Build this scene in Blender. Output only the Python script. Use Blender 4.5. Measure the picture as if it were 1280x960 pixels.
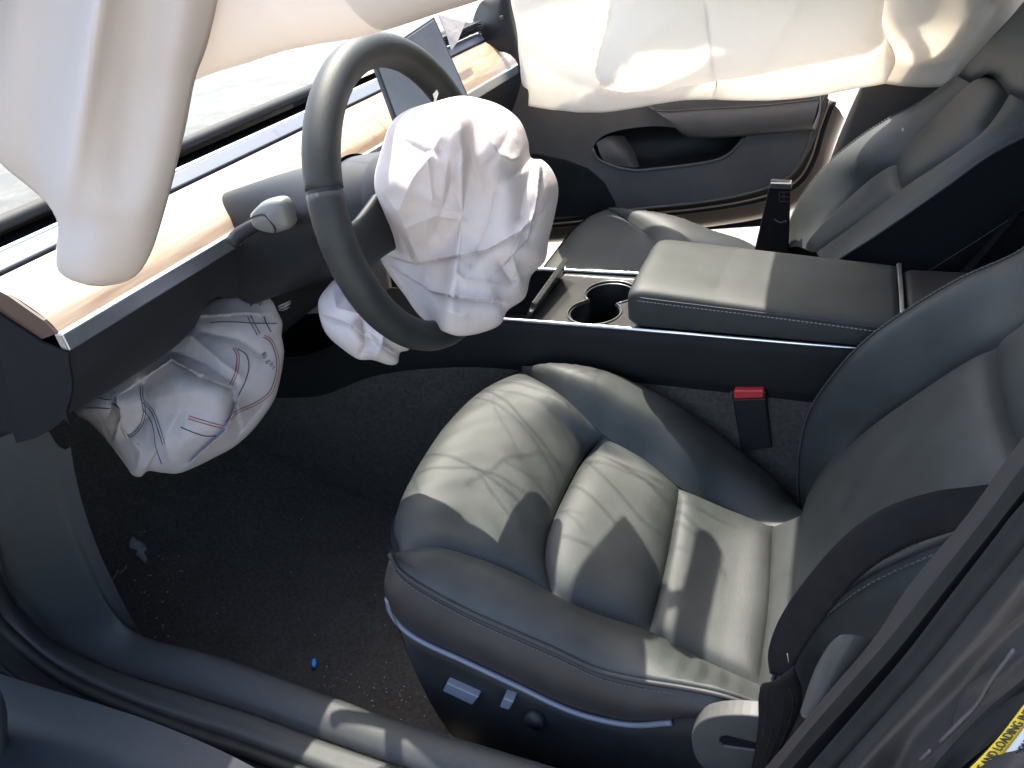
import bpy, bmesh, math, random
import numpy as np
from mathutils import Vector, Matrix

# ------------------------------------------------------------------ camera, light, exposure
for o in list(bpy.data.objects):
    bpy.data.objects.remove(o)
SC = bpy.context.scene
COL = SC.collection
RC = np.array([[0.9230, -0.1090, 0.3690], [0.3670, 0.5400, -0.7580], [-0.1160, 0.8350, 0.5380]])
u_, s_, v_ = np.linalg.svd(RC); RC = u_ @ v_
CC = np.array([0.022, -0.852, 1.219])
FPX = 930.0
cd = bpy.data.cameras.new('camera'); cam = bpy.data.objects.new('camera', cd); COL.objects.link(cam)
cd.sensor_width = 36.0; cd.sensor_fit = 'HORIZONTAL'; cd.lens = 36.0 * FPX / 1280.0
cd.clip_start = 0.02; cd.clip_end = 900.0
M4 = Matrix.Identity(4)
for i in range(3):
    for j in range(3):
        M4[i][j] = RC[i, j]
    M4[i][3] = CC[i]
cam.matrix_world = M4
SC.camera = cam

SUN = np.array([-0.30, 0.47, 1.0]); SUN /= np.linalg.norm(SUN)
w = bpy.data.worlds.new('World'); SC.world = w; w.use_nodes = True
nt = w.node_tree
bg = nt.nodes['Background']
sky = nt.nodes.new('ShaderNodeTexSky'); sky.sky_type = 'NISHITA'; sky.sun_disc = False
sky.sun_elevation = math.asin(SUN[2]); sky.sun_rotation = math.atan2(SUN[0], SUN[1])
nt.links.new(sky.outputs[0], bg.inputs[0]); bg.inputs[1].default_value = 0.15
sky.air_density = 1.0; sky.dust_density = 3.0; sky.ozone_density = 0.6
sd = bpy.data.lights.new('sun', 'SUN'); sun = bpy.data.objects.new('sun', sd); COL.objects.link(sun)
sd.energy = 2.5; sd.angle = math.radians(0.5); sd.color = (1.0, 0.93, 0.82)
sun.rotation_euler = Vector(SUN).to_track_quat('Z', 'Y').to_euler()
SC.view_settings.view_transform = 'Standard'; SC.view_settings.look = 'None'
SC.view_settings.exposure = 2.4; SC.view_settings.gamma = 1.0
SC.render.engine = 'CYCLES'
SC.cycles.max_bounces = 8
SC.cycles.transparent_max_bounces = 12

rng = np.random.default_rng(7)
random.seed(7)

# ------------------------------------------------------------------ survey helpers (photo ray -> real point at its true distance)
def ray(px, py):
    return RC @ np.array([px - 640.0, 480.0 - py, -FPX])
def P(px, py, x=None, y=None, z=None):
    d = ray(px, py)
    if x is not None: t = (x - CC[0]) / d[0]
    elif y is not None: t = (y - CC[1]) / d[1]
    else: t = (z - CC[2]) / d[2]
    return CC + t * d
def PD(px, py, dep):
    return CC + ray(px, py) * (dep / FPX)
def PN(px, py, p0, n):
    d = ray(px, py); n = np.array(n, float)
    return CC + d * (((np.array(p0) - CC) @ n) / (d @ n))
def PS(px, py, g):
    z = 0.4
    for _ in range(40):
        p = P(px, py, z=z); z = 0.5 * z + 0.5 * g(p[0], p[1])
    return P(px, py, z=z)

# ------------------------------------------------------------------ object helpers
def tag(o, label=None, cat=None, group=None, kind=None):
    if label: o['label'] = label
    if cat: o['category'] = cat
    if group: o['group'] = group
    if kind: o['kind'] = kind
    return o
def thing(name, label, cat, loc=(0, 0, 0), group=None):
    o = bpy.data.objects.new(name, None); COL.objects.link(o); o.location = loc
    o.empty_display_size = 0.05
    return tag(o, label, cat, group)
def world_loc(o):
    v = Vector((0, 0, 0))
    while o is not None:
        v += o.location; o = o.parent
    return v
def mk(name, verts, faces, mat, parent=None, smooth=True):
    me = bpy.data.meshes.new(name)
    off = world_loc(parent) if parent is not None else Vector((0, 0, 0))
    me.from_pydata([(v[0] - off.x, v[1] - off.y, v[2] - off.z) for v in verts], [], [tuple(int(i) for i in f) for f in faces])
    me.update()
    if smooth:
        me.polygons.foreach_set('use_smooth', [True] * len(me.polygons))
    me.materials.append(mat)
    o = bpy.data.objects.new(name, me); COL.objects.link(o)
    if parent is not None: o.parent = parent
    return o
def solid(o, t, off=-1.0, bev=0.0, seg=2, rim=True):
    m = o.modifiers.new('thick', 'SOLIDIFY'); m.thickness = t; m.offset = off; m.use_rim = rim
    if bev:
        b = o.modifiers.new('bev', 'BEVEL'); b.width = bev; b.segments = seg; b.limit_method = 'ANGLE'; b.angle_limit = math.radians(50)
    return o
def cr(pts, n, closed=False, smooth=True):
    """resample a polyline to n points by arc length (Catmull-Rom)"""
    p = np.array(pts, float)
    if len(p) == 2 and not closed:
        t = np.linspace(0, 1, n)[:, None]
        return p[0] * (1 - t) + p[1] * t
    if smooth:
        out = []
        m = len(p)
        segs = m if closed else m - 1
        for i in range(segs):
            if closed:
                a, b, c, d = p[(i - 1) % m], p[i], p[(i + 1) % m], p[(i + 2) % m]
            else:
                b, c = p[i], p[i + 1]
                a = p[i - 1] if i > 0 else 2 * b - c
                d = p[i + 2] if i + 2 < m else 2 * c - b
            # centripetal-ish: limit tangents
            lb = np.linalg.norm(c - b)
            t1 = (c - a); t2 = (d - b)
            t1 = t1 / (np.linalg.norm(t1) + 1e-12) * lb
            t2 = t2 / (np.linalg.norm(t2) + 1e-12) * lb
            for k in range(12):
                s = k / 12.0
                h00 = 2 * s**3 - 3 * s**2 + 1; h10 = s**3 - 2 * s**2 + s; h01 = -2 * s**3 + 3 * s**2; h11 = s**3 - s**2
                out.append(h00 * b + h10 * t1 + h01 * c + h11 * t2)
        out.append(p[0] if closed else p[-1])
        q = np.array(out)
    else:
        q = np.vstack([p, p[:1]]) if closed else p
    s = np.concatenate([[0], np.cumsum(np.linalg.norm(np.diff(q, axis=0), axis=1))])
    t = np.linspace(0, s[-1], n + 1)[:-1] if closed else np.linspace(0, s[-1], n)
    return np.stack([np.interp(t, s, q[:, k]) for k in range(q.shape[1])], 1)
def grid_faces(nu, nv, wrap_u=False, flip=False):
    f = []
    for i in range(nv - 1):
        for j in range(nu if wrap_u else nu - 1):
            a = i * nu + j; b = i * nu + (j + 1) % nu; c = (i + 1) * nu + (j + 1) % nu; d = (i + 1) * nu + j
            f.append((a, d, c, b) if flip else (a, b, c, d))
    return f
def grid_normals(G):
    du = np.gradient(G, axis=1); dv = np.gradient(G, axis=0)
    n = np.cross(du, dv)
    return n / (np.linalg.norm(n, axis=2, keepdims=True) + 1e-12)
def orient(G, toward):
    """normals pointing toward a point"""
    n = grid_normals(G)
    c = G.reshape(-1, 3).mean(0)
    if (n.reshape(-1, 3).mean(0) @ (np.array(toward) - c)) < 0: n = -n
    return n
def coons(c0, c1, d0, d1, nu, nv):
    c0 = cr(c0, nu); c1 = cr(c1, nu); d0 = cr(d0, nv); d1 = cr(d1, nv)
    u = np.linspace(0, 1, nu)[None, :, None]; v = np.linspace(0, 1, nv)[:, None, None]
    S = (1 - v) * c0[None] + v * c1[None] + (1 - u) * d0[:, None] + u * d1[:, None]
    S -= (1 - u) * (1 - v) * c0[0] + u * (1 - v) * c0[-1] + (1 - u) * v * c1[0] + u * v * c1[-1]
    return S
def puffmask(nu, nv, pu=6, pv=6):
    u = np.linspace(-1, 1, nu)[None, :]; v = np.linspace(-1, 1, nv)[:, None]
    return (1 - np.abs(u)**pu) * (1 - np.abs(v)**pv)
UP = np.array([0, 0, 5.0])
def gridobj(name, G, mat, parent=None, toward=None, smooth=True):
    nv, nu = G.shape[:2]
    flip = False
    if toward is not None:
        n = grid_normals(G).reshape(-1, 3).mean(0)
        flip = (n @ (np.array(toward) - G.reshape(-1, 3).mean(0))) < 0
    return mk(name, G.reshape(-1, 3), grid_faces(nu, nv, flip=flip), mat, parent, smooth)
def panel(name, c0, c1, d0, d1, mat, parent, puff=0.01, nu=30, nv=30, pu=6, pv=6, toward=UP, extra=None, depth=0.006):
    G = coons(c0, c1, d0, d1, nu, nv)
    n = orient(G, toward)
    m = puffmask(nu, nv, pu, pv)[..., None]
    G2 = G + n * (puff * m - depth * (1 - m)**6)
    if extra is not None: G2 = G2 + n * (extra(G2) * m[..., 0])[..., None]
    return gridobj(name, G2, mat, parent, toward)
def loft(curves, n=40, m=None, smooth_across=True):
    """surface through a list of polylines; m = rows after smoothing across"""
    R = np.array([cr(c, n) for c in curves])
    if m is None: return R
    return np.stack([cr(R[:, j], m, smooth=smooth_across) for j in range(n)], 1)
def tube_vf(path, r, k=8, closed=False, rx=None):
    p = np.array(path, float); n = len(p)
    V = []; F = []
    up = np.array([0.13, 0.2, 0.97])
    rr = np.broadcast_to(np.array(r, float), (n,))
    for i in range(n):
        a = p[(i - 1) % n] if (closed or i > 0) else p[i]; b = p[(i + 1) % n] if (closed or i < n - 1) else p[i]
        t = b - a; t = t / (np.linalg.norm(t) + 1e-12)
        s = np.cross(t, up); s /= np.linalg.norm(s) + 1e-12; q = np.cross(s, t)
        for j in range(k):
            an = 2 * math.pi * j / k
            V.append(p[i] + rr[i] * (math.cos(an) * s + math.sin(an) * q))
    for i in range(n if closed else n - 1):
        for j in range(k):
            a = i * k + j; b = i * k + (j + 1) % k; i2 = (i + 1) % n
            F.append((a, b, i2 * k + (j + 1) % k, i2 * k + j))
    if not closed:
        F.append(tuple(range(k - 1, -1, -1))); F.append(tuple((n - 1) * k + j for j in range(k)))
    return V, F
def tube(name, path, r, mat, parent=None, k=8, closed=False, n=None):
    if n: path = cr(path, n, closed)
    V, F = tube_vf(path, r, k, closed)
    return mk(name, V, F, mat, parent)
def box(name, lo, hi, mat, parent=None, bev=0.004, seg=2, rot=None, piv=None):
    (x0, y0, z0), (x1, y1, z1) = lo, hi
    V = [(x0, y0, z0), (x1, y0, z0), (x1, y1, z0), (x0, y1, z0), (x0, y0, z1), (x1, y0, z1), (x1, y1, z1), (x0, y1, z1)]
    F = [(0, 3, 2, 1), (4, 5, 6, 7), (0, 1, 5, 4), (1, 2, 6, 5), (2, 3, 7, 6), (3, 0, 4, 7)]
    if rot is not None:
        R = np.array(rot.to_matrix()); c = np.array(piv if piv is not None else [(x0 + x1) / 2, (y0 + y1) / 2, (z0 + z1) / 2])
        V = [R @ (np.array(v) - c) + c for v in V]
    o = mk(name, V, F, mat, parent, smooth=False)
    if bev:
        b = o.modifiers.new('bev', 'BEVEL'); b.width = bev; b.segments = seg
        o.data.polygons.foreach_set('use_smooth', [True] * 6)
        b.harden_normals = True
    return o
def hexa(name, b4, t4, mat, parent=None, bev=0.004, seg=3):
    V = list(b4) + list(t4)
    F = [(0, 3, 2, 1), (4, 5, 6, 7), (0, 1, 5, 4), (1, 2, 6, 5), (2, 3, 7, 6), (3, 0, 4, 7)]
    o = mk(name, V, F, mat, parent, smooth=False)
    bm = bmesh.new(); bm.from_mesh(o.data); bmesh.ops.recalc_face_normals(bm, faces=bm.faces); bm.to_mesh(o.data); bm.free()
    if bev:
        b = o.modifiers.new('bev', 'BEVEL'); b.width = bev; b.segments = seg; b.harden_normals = True
        o.data.polygons.foreach_set('use_smooth', [True] * 6)
    return o
def poly(name, pts, mat, parent=None, thick=0.003, toward=None, bev=0.0):
    """flat-ish polygon sheet with real thickness"""
    bm = bmesh.new()
    vs = [bm.verts.new(p) for p in pts]
    es = [bm.edges.new((vs[i], vs[(i + 1) % len(vs)])) for i in range(len(vs))]
    bmesh.ops.triangle_fill(bm, use_beauty=True, use_dissolve=False, edges=es)
    bmesh.ops.recalc_face_normals(bm, faces=bm.faces)
    V = [np.array(v.co) for v in bm.verts]; bm.verts.index_update()
    F = [[v.index for v in f.verts] for f in bm.faces]; bm.free()
    if toward is not None:
        a, b, c = V[F[0][0]], V[F[0][1]], V[F[0][2]]
        if np.cross(b - a, c - a) @ (np.array(toward) - a) < 0: F = [f[::-1] for f in F]
    o = mk(name, V, F, mat, parent, smooth=False)
    return solid(o, thick, -1.0, bev)
def stitches(name, path, mat, parent, step=0.0065, ln=0.0042, r=0.0009, toward=None):
    L = np.linalg.norm(np.diff(cr(path, 200), axis=0), axis=1).sum()
    n = max(4, int(L / step)); q = cr(path, n * 3)
    V = []; F = []
    for i in range(n):
        a, b = q[i * 3], q[min(i * 3 + 2, len(q) - 1)]
        v, f = tube_vf(np.array([a, b]), r, 5)
        k = len(V); V += v; F += [tuple(x + k for x in ff) for ff in f]
    o = mk(name, V, F, mat, parent); o['kind'] = 'stuff'
    return o
def text_obj(name, s, size, mat, parent, mtx, extrude=0.0002):
    c = bpy.data.curves.new(name, 'FONT'); c.body = s; c.size = size; c.extrude = extrude; c.align_x = 'LEFT'
    o = bpy.data.objects.new(name, c); COL.objects.link(o)
    bpy.context.view_layer.update()
    me = bpy.data.meshes.new_from_object(o); bpy.data.objects.remove(o)
    me.transform(mtx)
    off = world_loc(parent) if parent is not None else Vector((0, 0, 0))
    me.transform(Matrix.Translation(-off))
    me.materials.clear(); me.materials.append(mat)
    m = bpy.data.objects.new(name, me); COL.objects.link(m)
    if parent is not None: m.parent = parent
    return m

# ------------------------------------------------------------------ materials
def nmat(name, base, rough=0.5, spec=0.5, metal=0.0, bump=0.0, bscale=300.0, bdet=4.0, var=0.0, vscale=8.0, vcol=None,
         sheen=0.0, coat=0.0, rvar=0.0, trans=0.0, dust=0.0, dustcol=(0.5, 0.48, 0.45), dscale=60.0, tex='NOISE', bdist=0.001, wr=0.0, wscale=10.0, wdist=0.004):
    m = bpy.data.materials.new(name); m.use_nodes = True
    n = m.node_tree; nd = n.nodes; L = n.links
    b = nd['Principled BSDF']; out = nd['Material Output']
    b.inputs['Roughness'].default_value = rough; b.inputs['Metallic'].default_value = metal
    b.inputs['Specular IOR Level'].default_value = spec
    b.inputs['Base Color'].default_value = (*base, 1)
    if sheen: b.inputs['Sheen Weight'].default_value = sheen; b.inputs['Sheen Roughness'].default_value = 0.5
    if coat: b.inputs['Coat Weight'].default_value = coat; b.inputs['Coat Roughness'].default_value = 0.12
    tc = nd.new('ShaderNodeTexCoord')
    col = None
    if var or vcol:
        t = nd.new('ShaderNodeTexNoise'); t.inputs['Scale'].default_value = vscale; t.inputs['Detail'].default_value = 6; t.inputs['Roughness'].default_value = 0.6
        L.new(tc.outputs['Object'], t.inputs['Vector'])
        r = nd.new('ShaderNodeValToRGB')
        r.color_ramp.elements[0].position = 0.35; r.color_ramp.elements[1].position = 0.68
        c1 = vcol if vcol else tuple(min(1, c * (1 + var)) for c in base)
        c0 = base if vcol else tuple(c * (1 - var) for c in base)
        r.color_ramp.elements[0].color = (*c0, 1); r.color_ramp.elements[1].color = (*c1, 1)
        L.new(t.outputs['Fac'], r.inputs['Fac']); col = r.outputs['Color']
        if rvar:
            mr = nd.new('ShaderNodeMapRange'); mr.inputs['To Min'].default_value = rough - rvar; mr.inputs['To Max'].default_value = rough + rvar
            L.new(t.outputs['Fac'], mr.inputs['Value']); L.new(mr.outputs['Result'], b.inputs['Roughness'])
    if dust:
        t = nd.new('ShaderNodeTexNoise'); t.inputs['Scale'].default_value = dscale; t.inputs['Detail'].default_value = 8; t.inputs['Roughness'].default_value = 0.75
        L.new(tc.outputs['Object'], t.inputs['Vector'])
        r = nd.new('ShaderNodeValToRGB'); r.color_ramp.elements[0].position = 0.45; r.color_ramp.elements[1].position = 0.8
        r.color_ramp.elements[0].color = (0, 0, 0, 1); r.color_ramp.elements[1].color = (dust, dust, dust, 1)
        L.new(t.outputs['Fac'], r.inputs['Fac'])
        mx = nd.new('ShaderNodeMix'); mx.data_type = 'RGBA'
        L.new(r.outputs['Color'], mx.inputs['Factor'])
        if col is not None: L.new(col, mx.inputs['A'])
        else: mx.inputs['A'].default_value = (*base, 1)
        mx.inputs['B'].default_value = (*dustcol, 1); col = mx.outputs['Result']
    if col is not None: L.new(col, b.inputs['Base Color'])
    nrm = None
    if wr:
        t = nd.new('ShaderNodeTexNoise'); t.inputs['Scale'].default_value = wscale; t.inputs['Detail'].default_value = 3
        mp = nd.new('ShaderNodeMapping'); mp.inputs['Scale'].default_value = (3.2, 1.0, 1.0); mp.inputs['Rotation'].default_value = (0, 0, 0.3)
        L.new(tc.outputs['Object'], mp.inputs['Vector']); L.new(mp.outputs['Vector'], t.inputs['Vector'])
        bp = nd.new('ShaderNodeBump'); bp.inputs['Strength'].default_value = wr; bp.inputs['Distance'].default_value = wdist
        L.new(t.outputs['Fac'], bp.inputs['Height']); nrm = bp.outputs['Normal']
    if bump:
        if tex == 'VOR':
            t = nd.new('ShaderNodeTexVoronoi'); t.inputs['Scale'].default_value = bscale; h = t.outputs['Distance']
        else:
            t = nd.new('ShaderNodeTexNoise'); t.inputs['Scale'].default_value = bscale; t.inputs['Detail'].default_value = bdet; h = t.outputs['Fac']
        L.new(tc.outputs['Object'], t.inputs['Vector'])
        bp = nd.new('ShaderNodeBump'); bp.inputs['Strength'].default_value = bump; bp.inputs['Distance'].default_value = bdist
        L.new(h, bp.inputs['Height'])
        if nrm is not None: L.new(nrm, bp.inputs['Normal'])
        nrm = bp.outputs['Normal']
    if nrm is not None: L.new(nrm, b.inputs['Normal'])
    if trans:
        tr = nd.new('ShaderNodeBsdfTranslucent')
        if col is not None: L.new(col, tr.inputs['Color'])
        else: tr.inputs['Color'].default_value = (*base, 1)
        if nrm is not None: L.new(nrm, tr.inputs['Normal'])
        mx = nd.new('ShaderNodeMixShader'); mx.inputs[0].default_value = trans
        L.new(b.outputs[0], mx.inputs[1]); L.new(tr.outputs[0], mx.inputs[2]); L.new(mx.outputs[0], out.inputs['Surface'])
    return m
def wood_mat():
    m = nmat('wood', (0.42, 0.25, 0.13), rough=0.38, spec=0.5)
    n = m.node_tree; nd = n.nodes; L = n.links; b = nd['Principled BSDF']
    tc = nd.new('ShaderNodeTexCoord'); mp = nd.new('ShaderNodeMapping'); mp.inputs['Scale'].default_value = (22, 1.6, 22)
    t = nd.new('ShaderNodeTexNoise'); t.inputs['Scale'].default_value = 6; t.inputs['Detail'].default_value = 8; t.inputs['Distortion'].default_value = 0.6
    r = nd.new('ShaderNodeValToRGB'); r.color_ramp.elements[0].position = 0.32; r.color_ramp.elements[1].position = 0.7
    r.color_ramp.elements[0].color = (0.34, 0.225, 0.145, 1); r.color_ramp.elements[1].color = (0.52, 0.38, 0.265, 1)
    L.new(tc.outputs['Object'], mp.inputs['Vector']); L.new(mp.outputs['Vector'], t.inputs['Vector']); L.new(t.outputs['Fac'], r.inputs['Fac']); L.new(r.outputs['Color'], b.inputs['Base Color'])
    bp = nd.new('ShaderNodeBump'); bp.inputs['Strength'].default_value = 0.15; bp.inputs['Distance'].default_value = 0.001
    L.new(t.outputs['Fac'], bp.inputs['Height']); L.new(bp.outputs['Normal'], b.inputs['Normal'])
    return m
def glass_mat(name, tint, gl=0.06):
    m = bpy.data.materials.new(name); m.use_nodes = True; n = m.node_tree; nd = n.nodes; L = n.links
    nd.remove(nd['Principled BSDF'])
    t = nd.new('ShaderNodeBsdfTransparent'); t.inputs[0].default_value = (*tint, 1)
    g = nd.new('ShaderNodeBsdfGlossy'); g.inputs['Roughness'].default_value = 0.03
    mx = nd.new('ShaderNodeMixShader'); mx.inputs[0].default_value = gl
    L.new(t.outputs[0], mx.inputs[1]); L.new(g.outputs[0], mx.inputs[2]); L.new(mx.outputs[0], nd['Material Output'].inputs['Surface'])
    return m
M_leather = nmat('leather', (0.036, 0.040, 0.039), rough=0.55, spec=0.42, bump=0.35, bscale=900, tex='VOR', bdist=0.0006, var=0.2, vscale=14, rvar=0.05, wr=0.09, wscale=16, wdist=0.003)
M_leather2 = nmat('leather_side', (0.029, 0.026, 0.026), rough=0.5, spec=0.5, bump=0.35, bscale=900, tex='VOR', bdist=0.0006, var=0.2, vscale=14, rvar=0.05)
M_pipe = nmat('piping_leather', (0.022, 0.022, 0.024), rough=0.55)
M_thread = nmat('thread', (0.12, 0.122, 0.125), rough=0.8, spec=0.2)
M_console = nmat('console_vinyl', (0.014, 0.0145, 0.015), rough=0.6, spec=0.2, bump=0.3, bscale=1100, bdist=0.0005, var=0.15, vscale=10)
M_kick = nmat('kick_carpet', (0.022, 0.022, 0.023), rough=0.95, spec=0.1, bump=0.6, bscale=900, bdist=0.002, var=0.2, vscale=20)
M_sill = nmat('sill_plastic', (0.036, 0.038, 0.038), rough=0.5, spec=0.3, bump=0.4, bscale=800, bdist=0.0006, var=0.08, vscale=90)
M_plastic = nmat('black_plastic', (0.016, 0.0165, 0.018), rough=0.5, spec=0.3, bump=0.25, bscale=1300, bdist=0.0004, var=0.15, vscale=20)
M_dash = nmat('dash_vinyl', (0.024, 0.024, 0.028), rough=0.6, spec=0.25, bump=0.3, bscale=1100, bdist=0.0005, var=0.12, vscale=10)
M_door = nmat('door_vinyl', (0.125, 0.114, 0.114), rough=0.5, spec=0.5, bump=0.3, bscale=1100, bdist=0.0005, var=0.12, vscale=8)
M_grey = nmat('grey_plastic', (0.075, 0.075, 0.072), rough=0.5, spec=0.4, bump=0.15, bscale=1300, bdist=0.0004, var=0.12, vscale=25)
M_silver = nmat('satin_silver', (0.42, 0.44, 0.46), rough=0.32, metal=0.85, var=0.06, vscale=40)
M_bluegrey = nmat('bluegrey_trim', (0.14, 0.155, 0.19), rough=0.35, spec=0.5)
M_ring = nmat('dark_ring', (0.16, 0.16, 0.16), rough=0.3, metal=0.8)
M_chrome = nmat('chrome', (0.75, 0.75, 0.76), rough=0.16, metal=1.0)
M_wood = wood_mat()
M_woodend = nmat('wood_end', (0.06, 0.03, 0.022), rough=0.5)
M_dashtop = nmat('dash_top_dusty', (0.06, 0.06, 0.056), rough=0.6, spec=0.35, bump=0.5, bscale=500, bdist=0.0012, dust=0.6, dustcol=(0.20, 0.195, 0.18), dscale=14, var=0.2)
M_carpet = nmat('carpet', (0.090, 0.080, 0.070), rough=0.98, spec=0.08, bump=1.0, bscale=900, bdist=0.003, var=0.25, vscale=140, dust=0.05, dscale=9)
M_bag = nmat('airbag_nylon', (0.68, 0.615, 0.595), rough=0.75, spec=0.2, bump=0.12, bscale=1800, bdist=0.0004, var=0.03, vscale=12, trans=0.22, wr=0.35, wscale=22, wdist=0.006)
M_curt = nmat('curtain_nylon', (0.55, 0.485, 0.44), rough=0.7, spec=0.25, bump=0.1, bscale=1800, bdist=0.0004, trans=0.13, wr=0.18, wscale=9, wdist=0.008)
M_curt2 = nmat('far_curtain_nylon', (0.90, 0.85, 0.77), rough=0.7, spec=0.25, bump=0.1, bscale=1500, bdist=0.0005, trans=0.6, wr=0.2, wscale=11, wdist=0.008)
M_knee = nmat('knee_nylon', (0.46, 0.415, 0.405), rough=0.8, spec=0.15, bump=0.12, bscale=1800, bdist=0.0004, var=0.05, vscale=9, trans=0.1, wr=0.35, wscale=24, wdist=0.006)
M_stain = nmat('scorched_nylon', (0.50, 0.42, 0.36), rough=0.85, spec=0.1, var=0.2, vscale=30, wr=0.4, wscale=30, wdist=0.005)
M_red_t = nmat('red_thread', (0.36, 0.075, 0.05), rough=0.8)
M_blk_t = nmat('dark_thread', (0.045, 0.035, 0.04), rough=0.8)
M_grn_t = nmat('green_thread', (0.05, 0.075, 0.055), rough=0.8)
M_blu_t = nmat('blue_thread', (0.09, 0.11, 0.2), rough=0.8)
M_ink = nmat('ink', (0.06, 0.055, 0.06), rough=0.8)
M_screen = nmat('screen_glass', (0.34, 0.33, 0.32), rough=0.15, spec=0.7, dust=0.6, dustcol=(0.5, 0.49, 0.47), dscale=8)  # smudged glass; the pale base colour stands in for its bright reflection
M_gloss = nmat('gloss_black', (0.022, 0.022, 0.022), rough=0.22, spec=0.55, dust=0.14, dustcol=(0.25, 0.24, 0.225), dscale=260, var=0.1)
M_belt = nmat('webbing', (0.015, 0.013, 0.013), rough=0.75, spec=0.18, bump=0.6, bscale=1500, bdist=0.0006, var=0.2, vscale=50)
M_red = nmat('red_button', (0.55, 0.035, 0.045), rough=0.4)
M_rubber = nmat('rubber', (0.016, 0.016, 0.016), rough=0.6, spec=0.25, bump=0.15, bscale=400, var=0.2, vscale=30)
M_paint = nmat('car_paint', (0.017, 0.021, 0.027), rough=0.45, spec=0.25, var=0.08, vscale=120)
M_jamb = nmat('jamb_paint', (0.045, 0.041, 0.040), rough=0.42, metal=0.2, coat=0.25, var=0.15, vscale=9, dust=0.12, dustcol=(0.18, 0.165, 0.155), dscale=12)
M_ground = nmat('pale_gravel', (0.27, 0.25, 0.21), rough=0.95, spec=0.1, bump=1.0, bscale=40, bdist=0.02, var=0.25, vscale=25, dust=0.4, dustcol=(0.22, 0.19, 0.15), dscale=7)
M_black = nmat('black_cloth', (0.010, 0.010, 0.012), rough=0.85, spec=0.15, bump=0.4, bscale=900)
M_bpil = nmat('pillar_trim', (0.038, 0.034, 0.034), rough=0.6, spec=0.35, bump=0.3, bscale=900, bdist=0.0005)
M_wind = glass_mat('windshield_glass', (0.86, 0.89, 0.87))
M_tint = glass_mat('tinted_glass', (0.45, 0.48, 0.47))
M_crack = nmat('cracked_glass', (0.5, 0.52, 0.52), rough=0.3)
M_yellow = nmat('yellow_label', (0.80, 0.56, 0.03), rough=0.45)
M_white = nmat('white_label', (0.75, 0.75, 0.77), rough=0.45)
M_blue = nmat('blue_plastic', (0.10, 0.42, 0.85), rough=0.35)
M_bluedk = nmat('dark_blue_plastic', (0.01, 0.07, 0.25), rough=0.35)
M_debris = nmat('pale_debris', (0.55, 0.53, 0.5), rough=0.7)
M_powder = nmat('grey_powder', (0.20, 0.19, 0.19), rough=0.9, var=0.3, vscale=60)
M_roof = nmat('headliner', (0.32, 0.31, 0.30), rough=0.95)

# ------------------------------------------------------------------ ground
def ground():
    s = 450.0
    V = [(-s, -s, -0.30), (s, -s, -0.30), (s, s, -0.30), (-s, s, -0.30)]
    o = mk('ground', V, [(0, 1, 2, 3)], M_ground, smooth=False)
    tag(o, 'pale sunlit gravel ground outside the open passenger door', kind='structure')
ground()

# ------------------------------------------------------------------ car body shell
body = thing('car_body', 'dark grey car body shell with black door sill, seals and pillar around the open doorway', 'car body', (0.2, 0.35, -0.30))
def carpet():
    # floor -> toe board profile, lofted across the width of the cabin, with a raised tunnel under the console
    prof = [(0.9, 0.06), (0.3, 0.02), (0.0, 0.0), (-0.7, 0.0), (-1.05, 0.02), (-1.25, 0.12), (-1.45, 0.34), (-1.55, 0.62), (-1.57, 0.9)]
    ys = np.linspace(-0.375, 1.13, 90)
    rows = []
    for x, z in cr(prof, 80):
        r = []
        for y in ys:
            e = 0.05 * math.exp(-((y + 0.375) / 0.05)**2) + 0.05 * math.exp(-((y - 1.13) / 0.05)**2)
            h = 0.004 * math.sin(7 * x + 3 * y) * math.sin(9 * y - 2 * x)
            r.append((x, y, z + e + h))
        rows.append(r)
    o = gridobj('floor_carpet', np.array(rows), M_carpet, body, UP)
    o['label'] = 'black floor carpet scattered with broken bits'
carpet()
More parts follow.
